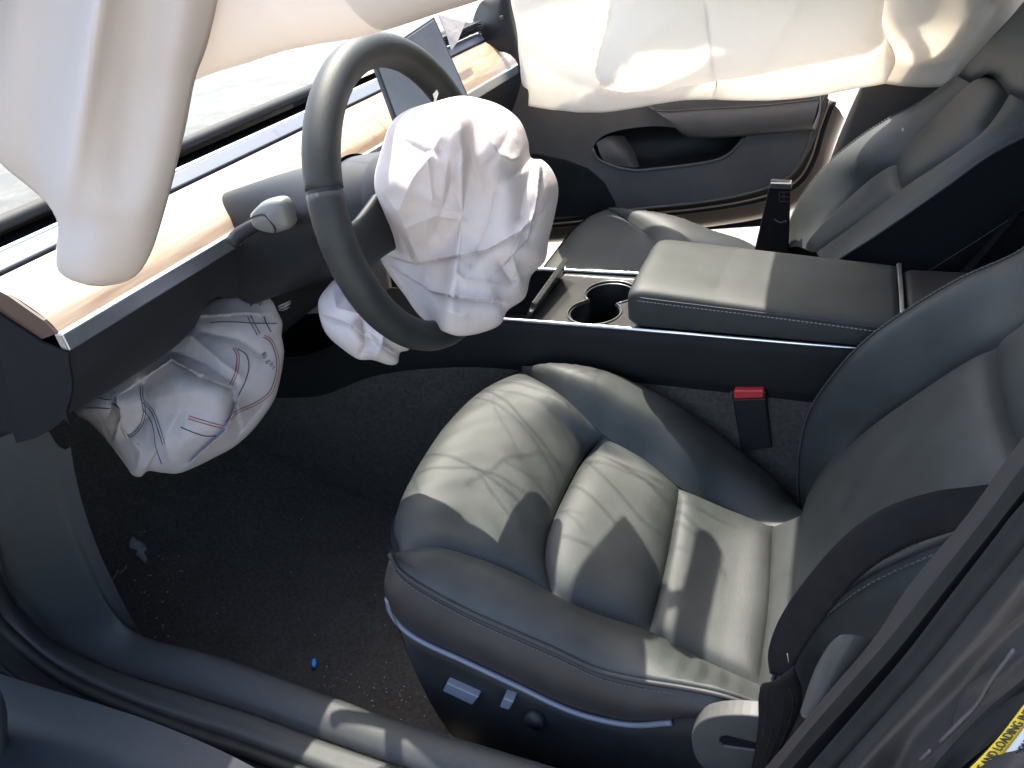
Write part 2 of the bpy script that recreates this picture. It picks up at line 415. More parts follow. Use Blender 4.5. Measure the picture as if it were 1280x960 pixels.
def sill():
    a = [P(*p, y=-0.36) for p in [(52, 532), (66, 600), (82, 650), (104, 702), (132, 756), (168, 791), (250, 814), (320, 837), (400, 866), (490, 897)]]
    x_end = 0.55
    a = a + [np.array([-0.2, -0.36, 0.262]), np.array([x_end, -0.36, 0.262])]
    b = [P(*p, y=-0.41) for p in [(-50, 572), (-28, 622), (-8, 664), (2, 700), (12, 728), (30, 755), (60, 785), (90, 805), (120, 820), (160, 836), (240, 861), (320, 886), (400, 915), (484, 944)]]
    b = b + [np.array([-0.2, -0.41, 0.250]), np.array([x_end, -0.41, 0.250])]
    # inner trim: from carpet up over the shoulder to the groove
    lo = [q + np.array([0.0, 0.025, -0.13]) for q in a]
    for k in range(0, 4): lo[k] = a[k] + np.array([0.02, 0.016, -0.02])
    am = [q + np.array([0, 0.004, -0.012]) for q in a]
    G = loft([lo, [q + np.array([0, 0.012, -0.05]) for q in a], am, a, [0.45 * u + 0.55 * v + np.array([0, 0, 0.006]) for u, v in zip(cr(a, 30), cr(b, 30))], b, [q + np.array([0, -0.004, -0.008]) for q in b]], 110, 26)
    sil = gridobj('sill_trim', G, M_sill, body, (0, -2, 3))
    sil['label'] = 'black plastic sill trim with two sunlit patches'
    # step plate just outside the groove
    b2 = [q + np.array([0, -0.008, -0.004]) for q in b]
    c = [P(*p, y=-0.455) for p in [(-70, 650), (-45, 690), (-16, 738), (4, 768), (30, 795), (70, 828), (110, 850), (180, 880), (260, 910), (320, 930)]]
    c = c + [np.array([-0.2, -0.455, 0.236]), np.array([x_end, -0.455, 0.236])]
    mid = [0.5 * (u + v) + np.array([0, 0, 0.004]) for u, v in zip(cr(b2, 40), cr(c, 40))]
    G = loft([[q + np.array([0, 0.002, -0.012]) for q in b2], b2, mid, c, [q + np.array([0, -0.004, -0.014]) for q in c]], 110, 16)
    gridobj('step_plate', G, M_sill, body, (0, -3, 3))
    # two rubber seal beads
    tube('door_seal', [q + np.array([0, -0.012, -0.004]) for q in c], 0.009, M_rubber, body, 8, n=90)
    d = [q + np.array([0.0, -0.045, -0.016]) for q in c]
    G = loft([[q + np.array([0, -0.002, -0.02]) for q in c], [0.5 * (u + v) + np.array([0, 0, -0.012]) for u, v in zip(c, d)], d, [q + np.array([0, -0.006, -0.02]) for q in d]], 90, 12)
    gridobj('door_ledge', G, M_rubber, body, (0, -3, 3))
    tube('outer_seal', [q + np.array([0, -0.010, -0.002]) for q in d], 0.010, M_rubber, body, 8, n=90)
    # painted rocker
    el = [P(*p, y=-0.518) for p in [(-160, 790), (-100, 808), (-40, 827), (0, 842), (50, 858), (130, 882), (200, 906), (300, 950)]] + [np.array([-0.2, -0.518, 0.206]), np.array([x_end, -0.518, 0.206])]
    el = cr(el, 200); dc = cr(d, 120)
    k0 = int(np.argmin(np.abs(dc[:, 0] + 1.0))) if True else 0
    xs = np.array([q[0] if i >= k0 else dc[k0, 0] - (k0 - i) * 0.009 for i, q in enumerate(dc)])
    o_ = np.argsort(el[:, 0]); el = el[o_]
    e = [np.array([x, -0.518, np.interp(x, el[:, 0], el[:, 2])]) for x in xs]
    dd = [q + np.array([0, -0.006, -0.016]) for q in dc]
    gridobj('hinge_face', loft([dd, [0.5 * (p + q) + np.array([0.004, 0.004, 0]) for p, q in zip(dd, e)], e], 120, 12), M_rubber, body, (0, -3, 3))
    def dn(dy, dz): return [q + np.array([0, dy, dz]) for q in e]
    G = loft([e, dn(-0.03, -0.005), dn(-0.06, -0.012), dn(-0.085, -0.035), dn(-0.095, -0.08), dn(-0.09, -0.2), dn(-0.04, -0.30), dn(0.05, -0.33)], 110, 30)
    r = gridobj('rocker_panel', G, M_paint, body, (0, -4, 1))
    r['label'] = 'blue grey painted rocker panel below the seals'
sill()
# front fender edge next to the doorway (lower left corner)
tube('fender_edge', [P(-14, 872, y=-0.6), P(-6, 900, y=-0.6), P(-5, 1000, y=-0.6)], 0.014, M_paint, body, 10, n=16)
# kick panel beside the footwell
kp = [(-1.45, -0.345, 0.95), (-0.86, -0.345, 0.95)] + [tuple(P(*p, y=-0.345)) for p in [(58, 500), (60, 545), (74, 600), (92, 650)]] + [(-1.08, -0.345, 0.1), (-1.45, -0.345, 0.1)]
poly('kick_panel', kp, M_kick, body, 0.003, (0, 3, 0.4))
# passenger side sill and kick
G = loft([[(-1.3, 1.05, 0.02), (0.7, 1.05, 0.02)], [(-1.3, 1.06, 0.22), (0.7, 1.06, 0.22)], [(-1.3, 1.08, 0.25), (0.7, 1.08, 0.25)], [(-1.3, 1.17, 0.245), (0.7, 1.17, 0.245)], [(-1.3, 1.19, 0.15), (0.7, 1.19, 0.15)], [(-1.3, 1.22, -0.1), (0.7, 1.22, -0.1)]], 12, 24)
gridobj('far_sill', G, M_plastic, body, (0, 3, 3))
# roof, header, pillars, bulkheads: they shade the cabin
roofG = []
for x in np.linspace(-0.27, 1.15, 24):
    row = []
    for y in np.linspace(-0.50, 1.17, 24):
        yy = (y - 0.335) / 0.835
        row.append((x, y, 1.345 + 0.05 * (1 - yy * yy) - 0.05 * max(0, x - 0.6)**2 - 0.03 * (abs(yy)**6)))
    roofG.append(row)
o = gridobj('roof', np.array(roofG), M_roof, body, (0, 0, -5)); solid(o, 0.03, 1)
hd = [(-0.265, -0.50, 1.32), (-0.268, -0.1, 1.37), (-0.27, 0.39, 1.392), (-0.268, 0.88, 1.37), (-0.265, 1.17, 1.33)]
tube('windshield_header', hd, 0.018, M_roof, body, 8, n=30)
for y0, y1 in ((-0.50, -0.58), (1.17, 1.36)):
    tube('windshield_pillar', [(-0.30, y0, 1.315), (-0.75, (y0 + y1) / 2, 1.17), (-1.45, y1, 0.92)], 0.035, M_bpil, body, 8, n=12)
    tube('roof_rail', [(-0.30, y0, 1.312), (0.4, y0, 1.33), (1.0, y0, 1.31), (1.75, y0 * 0.9 + 0.04, 0.95)], 0.028, M_roof, body, 8, n=14)
wG = loft([[(-1.46, -0.56, 0.93), (-1.58, 0.39, 0.93), (-1.46, 1.34, 0.93)], [(-0.89, -0.53, 1.15), (-0.96, 0.39, 1.19), (-0.89, 1.31, 1.15)], [(-0.33, -0.48, 1.325), (-0.37, 0.39, 1.395), (-0.33, 1.26, 1.325)]], 24, 16)
gridobj('windshield', wG, M_wind, body, (-5, 0, 5))
gridobj('rear_bulkhead', loft([[(1.7, -0.5, -0.1), (1.7, 1.28, -0.1)], [(1.75, -0.5, 0.93), (1.75, 1.28, 0.93)]], 6, 6), M_black, body, (-5, 0, 0))
gridobj('rear_window', loft([[(1.75, -0.5, 0.93), (1.82, 0.39, 0.93), (1.75, 1.28, 0.93)], [(1.14, -0.48, 1.32), (1.16, 0.39, 1.385), (1.14, 1.26, 1.32)]], 12, 6), M_tint, body, (5, 0, 5))
gridobj('firewall', loft([[(-1.62, -0.6, -0.1), (-1.62, 1.36, -0.1)], [(-1.6, -0.6, 0.92), (-1.6, 1.36, 0.92)]], 6, 6), M_black, body, (5, 0, 0))
gridobj('hood', loft([[(-1.62, -0.6, 0.915), (-1.62, 1.36, 0.915)], [(-2.2, -0.6, 0.84), (-2.2, 1.36, 0.84)], [(-2.75, -0.5, 0.62), (-2.75, 1.26, 0.62)], [(-2.8, -0.5, -0.1), (-2.8, 1.26, -0.1)]], 12, 20), M_paint, body, (-3, 0, 5))
for y in (-0.6, 1.36):
    gridobj('front_wing', loft([[(-2.75, y, -0.1), (-1.55, y, -0.1)], [(-2.7, y, 0.65), (-1.5, y, 0.88)]], 8, 8), M_paint, body, (-2, (y - 0.38) * 9, 0.5))
# rear doors (closed) seal the back of the cabin
gridobj('near_rear_door', loft([[(0.34, -0.60, -0.15), (1.75, -0.58, -0.15)], [(0.34, -0.62, 0.3), (1.75, -0.60, 0.3)], [(0.40, -0.58, 0.85), (1.75, -0.56, 0.85)], [(0.41, -0.575, 0.88), (1.75, -0.555, 0.88)]], 10, 16), M_paint, body, (0.5, -5, 0.5))
gridobj('far_rear_door', loft([[(0.42, 1.25, -0.15), (1.75, 1.25, -0.15)], [(0.46, 1.27, 0.5), (1.75, 1.27, 0.5)], [(0.52, 1.24, 0.85), (1.75, 1.24, 0.85)], [(0.53, 1.24, 0.88), (1.75, 1.24, 0.88)]], 10, 16), M_bpil, body, (0.5, -5, 0.5))
for y0, y1 in ((-0.575, -0.50), (1.24, 1.27)):
    gridobj('rear_side_window', loft([[(0.42, y0, 0.88), (1.7, y0, 0.88)], [(0.48, y1, 1.32), (1.3, y1, 1.31)]], 6, 6), M_tint, body, (0.5, (y0 - 0.3) * 9, 0.5))
gridobj('rear_bench', loft([[(0.75, -0.45, 0.05), (0.75, 1.2, 0.05)], [(0.72, -0.45, 0.33), (0.72, 1.2, 0.33)], [(1.2, -0.45, 0.30), (1.2, 1.2, 0.30)], [(1.55, -0.45, 0.95), (1.55, 1.2, 0.95)]], 10, 20), M_black, body, (-2, 0.3, 3))
hd_ = np.array([-1.18, -0.60, 0.0]); dr = np.array([0.42, -0.907, 0]); dn_ = np.array([0.907, 0.42, 0])
odr = []
for z, b0 in ((-0.08, 0.0), (0.1, 0.03), (0.5, 0.05), (0.84, 0.02), (0.86, -0.06), (0.5, -0.10), (0.1, -0.09), (-0.08, -0.05)):
    odr.append([hd_ + dr * t + dn_ * (b0 - 0.03) + np.array([0, 0, z]) for t in (0.03, 0.5, 1.05)])
gridobj('unseen_open_door', loft(odr, 12, 30), M_dash, body, (0.5, -0.5, 0.5))  # driver door out of view, added to hold back sky fill from the left
# floor pan underneath
box('floor_pan', (-1.6, -0.52, -0.12), (1.7, 1.26, -0.09), M_black, body, 0)

def bpillar():
    """near door pillar: parallel bands (trim, seal, painted jamb) crossing the lower right corner"""
    def line(pts, y): return [P(*p, y=y) for p in pts]
    def ext(c):
        c = [np.array(q) for q in c]
        d0 = c[0] - c[1]; d0 /= np.linalg.norm(d0); d1 = c[-1] - c[-2]; d1 /= np.linalg.norm(d1)
        return [c[0] + d0 * 0.28 + np.array([0.03, 0, 0.02])] + c + [c[-1] + d1 * 0.12, c[-1] + d1 * 0.42 + np.array([-0.02, 0, 0])]
    e0 = ext(line([(1300, 520), (1205, 650), (1140, 727), (1092, 798), (1030, 872), (985, 925), (950, 968)], -0.40))
    e1 = ext(line([(1300, 556), (1230, 648), (1165, 730), (1110, 800), (1050, 868), (1005, 920), (968, 966)], -0.425))
    trim = gridobj('pillar_trim', loft([[q + np.array([0.07, 0.05, -0.03]) for q in e0], [q + np.array([0.03, 0.02, -0.013]) for q in e0], e0, [q + np.array([-0.001, -0.012, 0.003]) for q in e0], e1], 60, 22), M_bpil, body, CC)
    e2 = ext(line([(1300, 590), (1240, 664), (1178, 742), (1120, 815), (1062, 880), (1016, 930), (985, 966)], -0.452))
    gridobj('seal_lip', loft([e1, [0.6 * a + 0.4 * b + np.array([0.006, -0.006, 0.006]) for a, b in zip(e1, e2)], [0.25 * a + 0.75 * b + np.array([0.003, -0.006, 0.004]) for a, b in zip(e1, e2)], e2], 60, 16), M_rubber, body, CC)
    e3 = ext(line([(1300, 622), (1255, 676), (1200, 748), (1146, 816), (1085, 885), (1040, 935), (1012, 966)], -0.468))
    e4 = ext(line([(1300, 650), (1270, 690), (1215, 756), (1165, 820), (1106, 888), (1060, 940), (1036, 968)], -0.480))
    gridobj('seal_channel', loft([e2, [0.5 * (a + b) + np.array([0.012, 0.012, -0.006]) for a, b in zip(e2, e3)], e3], 60, 12), M_rubber, body, CC)
    tube('pillar_seal', [0.5 * (a + b) for a, b in zip(e3, e4)], 0.0085, M_rubber, body, 8, n=60)
    e5 = ext(line([(1306, 680), (1290, 704), (1240, 770), (1187, 832), (1130, 896), (1090, 940), (1066, 970)], -0.492))
    e6 = ext(line([(1340, 830), (1300, 836), (1258, 866), (1226, 895), (1196, 926), (1172, 952), (1160, 970)], -0.535))
    G = loft([e4, [0.5 * (a + b) + np.array([0.002, -0.003, 0.0]) for a, b in zip(e4, e5)], e5, [0.65 * a + 0.35 * b + np.array([0.012, 0.008, 0.0]) for a, b in zip(e5, e6)], [0.3 * a + 0.7 * b + np.array([0.004, 0.0, 0.0]) for a, b in zip(e5, e6)], e6], 70, 36)
    n = orient(G, CC)
    nv, nu = G.shape[:2]
    U, V = np.meshgrid(np.linspace(0, 1, nu), np.linspace(0, 1, nv))
    dent = 0.004 * np.sin(U * 34 + 5 * V) * np.sin(V * 6.5 + 2 * U) * np.exp(-((V - 0.62) / 0.22)**2) + 0.003 * np.sin(U * 61 - 9 * V) * np.exp(-((V - 0.55) / 0.15)**2)
    gridobj('door_jamb', G + n * dent[..., None], M_jamb, body, CC)
    # dimple and creases stamped in the jamb
    tube('jamb_joint', line([(1268, 812), (1240, 850), (1222, 880), (1198, 905), (1175, 928)], -0.532), 0.0012, M_grey, body, 6, n=24)
    tube('jamb_joint', line([(1164, 938), (1151, 950)], -0.53), 0.0012, M_grey, body, 6, n=6)
    e7 = ext(line([(1380, 846), (1330, 850), (1290, 878), (1250, 915), (1228, 942), (1200, 964)], -0.552))
    gridobj('jamb_seal', loft([e6, [0.5 * (a + b) + np.array([0.0, -0.008, 0.004]) for a, b in zip(e6, e7)], e7], 50, 12), M_rubber, body, CC)
    e8 = [q + (q - p) * 2.2 for p, q in zip(e6, e7)]
    gridobj('outer_jamb', loft([e7, e8], 50, 10), M_jamb, body, CC)
    # tyre placard on the jamb
    base = line([(1206, 966), (1228, 944), (1252, 917), (1282, 878), (1300, 858)], -0.562)
    top = line([(1222, 975), (1242, 955), (1264, 928), (1293, 890), (1312, 870)], -0.562)
    far = [b + (t - b) * 8 for b, t in zip(base, top)]
    Gy = loft([base, top], 24, 4); Gw = loft([top, far], 24, 8)
    pc = gridobj('tyre_placard', Gw, M_white, body, CC); solid(pc, 0.0008, 1)
    pc['label'] = 'white tyre placard with yellow heading on the door jamb'
    yb = gridobj('yellow_heading', Gy, M_yellow, pc, CC); solid(yb, 0.0010, 1)
    # lettering along the yellow band
    def place(s, a, b, up, size, mat, frac=0.0, lift=0.0015):
        ex = b - a; L = np.linalg.norm(ex); ex = ex / L
        uy = up - ex * (up @ ex); uy /= np.linalg.norm(uy); ez = np.cross(ex, uy)
        o3 = a + ex * L * frac + ez * lift
        m = Matrix(((ex[0], uy[0], ez[0], o3[0]), (ex[1], uy[1], ez[1], o3[1]), (ex[2], uy[2], ez[2], o3[2]), (0, 0, 0, 1)))
        return text_obj('lettering', s, size, mat, pc, m)
    b_ = cr(base, 60); t_ = cr(top, 60)
    place('TIRE AND LOADING INFORMATION', t_[2] * 0.8 + b_[2] * 0.2, t_[50] * 0.8 + b_[50] * 0.2, b_[20] - t_[20], 0.0062, M_ink)
    f_ = cr(far, 60)
    for r_, (wd, k) in enumerate([('SEATING CAPACITY', 8), ('TOTAL', 22), ('FRONT', 34), ('5', 16), ('PSI', 44), ('REAR', 28), ('kg', 38), ('lbs', 50)]):
        q = 0.18 + 0.11 * (r_ % 5)
        a = t_[k] * (1 - q) + f_[k] * q; bb = t_[min(59, k + 8)] * (1 - q) + f_[min(59, k + 8)] * q
        place(wd, a, bb, t_[k] - f_[k], 0.006, M_ink)
bpillar()
# moulded grey corner of the pillar trim beside the seat
gb = [[(1000, 890), (1018, 838), (1036, 806), (1045, 797)], [(1010, 900), (1034, 846), (1050, 815), (1062, 793)], [(1040, 905), (1060, 862), (1075, 832), (1098, 800)]]
G = loft([[P(*p, y=-0.36) for p in gb[0]], [P(*p, y=-0.39) for p in gb[1]], [P(*p, y=-0.385) for p in gb[2]]], 20, 14)
gridobj('trim_corner', G, M_grey, body, CC)
# far door pillar, seen in the gap behind the open passenger door
fp = [P(1047, 190, y=1.16), P(1062, 150, y=1.16), P(1082, 103, y=1.16), P(1098, 60, y=1.16), P(1190, 60, y=1.16), P(1180, 105, y=1.16), P(1120, 150, y=1.16), P(1068, 182, y=1.16), P(1030, 330, y=1.16), P(985, 400, y=1.16), P(985, 330, y=1.16)]
q = np.array(fp)
gridobj('far_door_pillar', loft([[(-0.04, 1.15, 0.25), (0.02, 1.15, 0.62), (0.09, 1.16, 0.86), (0.24, 1.20, 1.34)], [(-0.04, 1.09, 0.25), (0.02, 1.09, 0.62), (0.09, 1.10, 0.86), (0.24, 1.16, 1.34)], [(0.55, 1.09, 0.25), (0.6, 1.09, 0.62), (0.34, 1.10, 0.88), (0.37, 1.17, 1.30)]], 20, 16), M_bpil, body, (0, -5, 0.5))

# ------------------------------------------------------------------ rear view mirror (hangs from the windshield, shades the seat)
mir = thing('rear_view_mirror', 'dark rear view mirror hanging from the windshield above the console', 'mirror', (-0.36, 0.345, 1.24))
box('mirror_housing', (-0.385, 0.225, 1.205), (-0.355, 0.465, 1.275), M_plastic, mir, 0.015, 3)
hexa('camera_housing', [(-0.54, 0.25, 1.26), (-0.43, 0.25, 1.29), (-0.43, 0.375, 1.29), (-0.50, 0.43, 1.27)], [(-0.54, 0.25, 1.29), (-0.43, 0.25, 1.335), (-0.43, 0.375, 1.335), (-0.50, 0.43, 1.30)], M_plastic, mir, 0.008, 3)
tube('mirror_stem', [(-0.38, 0.345, 1.25), (-0.44, 0.35, 1.33)], 0.012, M_plastic, mir)

# ------------------------------------------------------------------ front seats
def make_seat():
    s = thing('front_seat', 'black leather driver seat nearest the camera with sunlit cushion and belt across its backrest', 'car seat', (-0.2, 0.0, 0.0), 'black leather front seats')
    ML = M_leather
    g = lambda x, y=0: 0.313 + 0.06 * abs(min(x, 0.05)) + 0.47 * x * x if x < 0 else 0.313 + 0.2 * x
    S = lambda pts, dz=0.0: [PS(a, b, lambda x, y: g(x, y) + dz) for a, b in pts]
    # seam network on the cushion
    near1 = S([(500, 690), (545, 683), (600, 697), (650, 717), (692, 740)], 0.01)
    near2 = S([(692, 740), (740, 763), (813, 787)], 0.0)
    near3 = S([(813, 787), (870, 818), (950, 856)], -0.005)
    far1 = [P(652, 461, z=.47), PS(700, 491, lambda x, y: g(x) + 0.070), PS(757, 543, lambda x, y: g(x) + 0.048)]
    far2 = [far1[-1], PS(805, 572, lambda x, y: g(x) + 0.036), PS(851, 608, lambda x, y: g(x) + 0.016)]
    far3 = S([(851, 608), (905, 632), (967, 656)], -0.005)
    inner = S([(692, 740), (682, 700), (688, 660), (712, 605), (735, 566)], 0.004) + [far1[-1]]
    near1[-1] = near2[0] = inner[0]
    mid = S([(813, 787), (834, 700)]) + [far2[-1]]; near2[-1] = near3[0] = mid[0]; far2[-1] = far3[0] = mid[-1]
    rear = S([(950, 856), (963, 755), (967, 656)], -0.005); near3[-1] = rear[0]; far3[-1] = rear[-1]
    front = [P(a, b, z=z) for a, b, z in [(500, 690, .452), (489, 660, .452), (500, 622, .460), (524, 576, .466), (556, 530, .468), (600, 488, .470), (652, 461, .470)]]
    near1[0] = front[0]; far1[0] = front[-1]
    wr = lambda G: 0.0011 * np.sin(G[..., 1] * 95 + 6 * np.sin(G[..., 0] * 18)) * np.exp(-((G[..., 0] + 0.44) / 0.09)**2)
    panel('cushion_front', front, inner, near1, far1, ML, s, 0.017, 56, 48, 8, 5, extra=wr)
    panel('thigh_panel', inner, mid, near2, far2, ML, s, 0.022, 44, 36, 5, 4)
    panel('rear_panel', mid, rear, near3, far3, ML, s, 0.013, 40, 36, 6, 6)
    # flap between cushion and backrest
    rear = [q + np.array([-0.007, 0, -0.003]) for q in rear]
    rb = [q + np.array([0.062, 0.0, 0.053]) for q in rear]
    panel('cushion_flap', rear, rb, [rear[0], rb[0]], [rear[-1], rb[-1]], ML, s, 0.006, 20, 10, 4, 4)
    # far bolster: seam -> crown -> outer edge
    fs = far1 + far2[1:] + far3[1:] + [far3[-1] + np.array([0.05, 0.01, 0.02])]
    crown = [P(*p, y=0.236) for p in [(656, 457), (690, 455), (745, 463), (800, 485), (850, 513), (915, 560), (965, 600), (1003, 640)]]
    crown[0] = P(654, 459, y=0.262)
    out = [q + np.array([0.0, 0.036, -0.05]) for q in crown]; out[0] = crown[0] + np.array([0.0, 0.014, -0.04])
    low = [np.array([q[0], 0.288, 0.16]) for q in crown]; low[0] = np.array([crown[0][0] + 0.03, 0.278, 0.2])
    R = [cr(c, 60) for c in (fs, crown, out, low)]
    m1 = R[0] * 0.55 + R[1] * 0.45; t = np.sin(np.linspace(0.05, 1, 60) * math.pi * 0.9)[:, None]
    m1 = m1 + np.array([0, -0.004, 0.030]) * t
    m2 = R[0] * 0.2 + R[1] * 0.8 + np.array([0, -0.006, 0.015]) * t
    G = loft([R[0] + np.array([0, 0, -0.004]), m1, m2, R[1] + np.array([0, 0.012, -0.002]) * t, R[2], R[3]], 60, 34)
    b = gridobj('seat_bolster', G, ML, s, (-0.2, 0.3, 5))
    # near bolster: seam -> crown -> piping -> side skirt
    ns = near1 + near2[1:] + near3[1:]
    pip = [P(*p, y=-0.268) for p in [(488, 692), (500, 712), (522, 729), (560, 751), (600, 771), (650, 793), (700, 815), (750, 838), (800, 850), (850, 858), (900, 868), (948, 884)]]
    R0 = cr(ns, 70); R1 = cr(pip, 70)
    tt = np.sin(np.linspace(0.0, 1, 70) * math.pi)[:, None]**0.6
    ma = R0 * 0.66 + R1 * 0.34 + np.array([0, -0.002, 0.020]) * tt
    mb = R0 * 0.30 + R1 * 0.70 + np.array([0, -0.004, 0.020]) * tt
    ruck = lambda A: A + np.stack([0 * A[:, 0], 0 * A[:, 0], 0.004 * np.sin(A[:, 0] * 240) * np.exp(-((A[:, 0] + 0.055) / 0.05)**2)], 1)
    G = loft([R0 + np.array([0, 0, -0.004]), R0 + np.array([0, -0.006, 0.003]) * tt, ruck(ma), ruck(mb), R1 + np.array([0, 0.004, 0.006]), R1], 70, 34)
    gridobj('seat_bolster', G, ML, s, (-0.2, -0.6, 5))
    tube('piping', [p + np.array([0, -0.002, 0.001]) for p in pip], 0.0036, M_pipe, s, 8, n=70)
    stitches('stitching', [p + np.array([0.0, -0.005, -0.010]) for p in pip], M_thread, s)
    # side skirt and front skirt
    skl = [P(*p, y=-0.272) for p in [(484, 746), (489, 764), (503, 783), (528, 800), (580, 823), (650, 856), (700, 880), (740, 893), (790, 903), (850, 898), (900, 893), (948, 893)]]
    S1 = cr(skl, 70)
    G = loft([R1, R1 * 0.6 + S1 * 0.4 + np.array([0, -0.012, 0]), R1 * 0.25 + S1 * 0.75 + np.array([0, -0.010, 0]), S1], 70, 18)
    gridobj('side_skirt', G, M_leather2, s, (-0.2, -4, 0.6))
    fr = [pip[0]] + [q + np.array([0.0, 0, -0.004]) for q in front[1:]]
    fr[-1] = front[-1] + np.array([0, 0.012, -0.03])
    top = cr(front, 50)
    def fd(dx, z): 
        q = top.copy(); q[:, 0] += dx; q[:, 2] = z
        return q
    q1 = top + np.array([-0.006, 0, -0.02])
    G = loft([top + np.array([0.002, 0, 0.0]), q1, fd(-0.004, 0.37), fd(0.012, 0.30), fd(0.05, 0.24)], 50, 20)
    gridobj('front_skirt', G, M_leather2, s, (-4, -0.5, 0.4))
    # plastic base with bright strip and switches
    strip = [P(*p, y=-0.279) for p in [(484, 748), (488, 764), (502, 784), (528, 802), (580, 826), (650, 859), (700, 883), (740, 897), (790, 906), (840, 903)]]
    tube('trim_strip', strip, 0.0042, M_bluegrey, s, 8, n=60)
    bt = cr(strip + [P(900, 896, y=-0.279), P(950, 894, y=-0.279), np.array([0.12, -0.279, 0.36])], 50)
    lowb = bt.copy(); lowb[:, 2] = 0.02; lowb[:, 0] = np.linspace(-0.44, 0.12, 50)
    G = loft([bt + np.array([0, 0.012, 0.006]), bt, bt * 0.5 + lowb * 0.5 + np.array([0, -0.012, 0.0]), lowb + np.array([0, 0.01, 0.0])], 50, 16)
    gridobj('seat_base', G, M_plastic, s, (-0.2, -4, 0.6))
    fbx = np.array([[-0.47, -0.26, 0.12], [-0.47, 0.27, 0.12]])
    gridobj('base_front', loft([fbx + np.array([0, 0, 0.16]), fbx, fbx + np.array([0.2, 0, -0.05])], 10, 8), M_plastic, s, (-4, 0, 0.4))
    gridobj('base_far', loft([[(-0.47, 0.278, 0.30), (0.12, 0.278, 0.30)], [(-0.44, 0.276, 0.06), (0.12, 0.276, 0.06)]], 10, 8), M_plastic, s, (0, 4, 0.3))
    def slab(name, pts, y, t, mat, bev=0.002):
        a = [P(*p, y=y) for p in pts]
        return hexa(name, [q + np.array([0, t, 0]) for q in a], a, mat, s, bev, 2)
    slab('seat_switch', [(553, 864), (558, 854), (598, 872), (590, 882)], -0.297, 0.02, M_bluegrey)
    slab('seat_switch', [(624, 884), (629, 873), (642, 878), (636, 888)], -0.297, 0.02, M_bluegrey)
    c = P(668, 900, y=-0.292)
    V, F = tube_vf(np.array([c + np.array([0, 0.012, 0]), c + np.array([0, -0.006, 0])]), 0.015, 20)
    mk('lumbar_knob', V, F, M_plastic, s)
    # recliner cover with its slot
    cov = [(864, 925), (868, 911), (880, 900), (900, 895), (925, 894), (950, 896), (985, 900), (985, 975), (900, 972), (874, 955)]
    a = [P(*p, y=-0.300) for p in cov]
    a = list(cr(a, 48, closed=True))
    bm = bmesh.new(); outer = [bm.verts.new(q) for q in a]
    sl = [P(*p, y=-0.300) for p in [(899, 927), (902, 921), (909, 920), (940, 928), (958, 932), (960, 940), (940, 938), (905, 933)]]
    inn = [bm.verts.new(q) for q in sl]
    es = [bm.edges.new((outer[i], outer[(i + 1) % len(outer)])) for i in range(len(outer))] + [bm.edges.new((inn[i], inn[(i + 1) % len(inn)])) for i in range(len(inn))]
    bmesh.ops.triangle_fill(bm, use_beauty=True, edges=es); bm.verts.index_update()
    V = [np.array(v.co) for v in bm.verts]; F = [[v.index for v in f.verts] for f in bm.faces]; bm.free()
    A, B, C_ = V[F[0][0]], V[F[0][1]], V[F[0][2]]
    if np.cross(B - A, C_ - A)[1] > 0: F = [f[::-1] for f in F]
    rc = mk('recliner_cover', V, F, M_grey, s, smooth=False); solid(rc, 0.022, -1, 0.003, 3)
    rc['label'] = 'worn light grey plastic hinge cover with a black slot'
    box('cover_slot', (min(q[0] for q in sl) - 0.01, -0.2975, min(q[2] for q in sl) - 0.003), (max(q[0] for q in sl) + 0.006, -0.285, max(q[2] for q in sl) + 0.01), M_black, rc, 0)
    # ---------------- backrest
    p0 = (0.03, 0, 0.33); bn = (1, 0, -0.60)
    B = lambda pts: [PN(a, b, p0, bn) for a, b in pts]
    up3 = np.array([0.6, 0, 1.0]) / math.hypot(0.6, 1)
    nf = np.array([-1, 0, 0.6]) / math.hypot(0.6, 1)
    def on(y, l, d=0.0):  # point on the back plane: l metres up from the bight, d forward
        q = np.array([0.03, y, 0.33]) + up3 * l + nf * d
        return q
    seam = B([(1008, 622), (1030, 590), (1080, 540), (1150, 490), (1240, 432)]); seam.append(on(0.105, 0.47)); seam.append(on(0.085, 0.56))
    ridge = [P(*p, y=0.245) for p in [(1006, 668), (999, 610), (1001, 562), (1013, 514), (1041, 471), (1080, 428), (1130, 391), (1200, 349), (1280, 312)]]
    ridge += [on(0.215, 0.60, 0.02), on(0.20, 0.68, 0.0)]
    seam_n = [np.array([q[0], -q[1] + 0.0, q[2]]) for q in seam]
    bot = [on(-0.165, 0.0, 0.01), on(0.0, 0.0, 0.0), seam[0]]
    lt = on(0, 0.40)
    def atz(sm, l):
        R = cr(sm, 80); i = int(np.argmin([abs((q - np.array([0.03, 0, 0.33])) @ up3 - l) for q in R])); return R[:i + 1], R[i:]
    fa, fb = atz(seam, 0.40); na, nb = atz(seam_n, 0.40)
    bot = [na[0], on(0.0, 0.005, 0.0), fa[0]]
    hs = [na[-1], on(0.0, 0.395, 0.003), fa[-1]]
    panel('back_panel', bot, hs, na, fa, ML, s, 0.018, 40, 50, 6, 10, toward=(-5, 0, 3))
    tp = [nb[-1], on(0, 0.62, 0.0), fb[-1]]
    panel('upper_panel', hs, tp, nb, fb, ML, s, 0.02, 36, 36, 5, 5, toward=(-5, 0, 3))
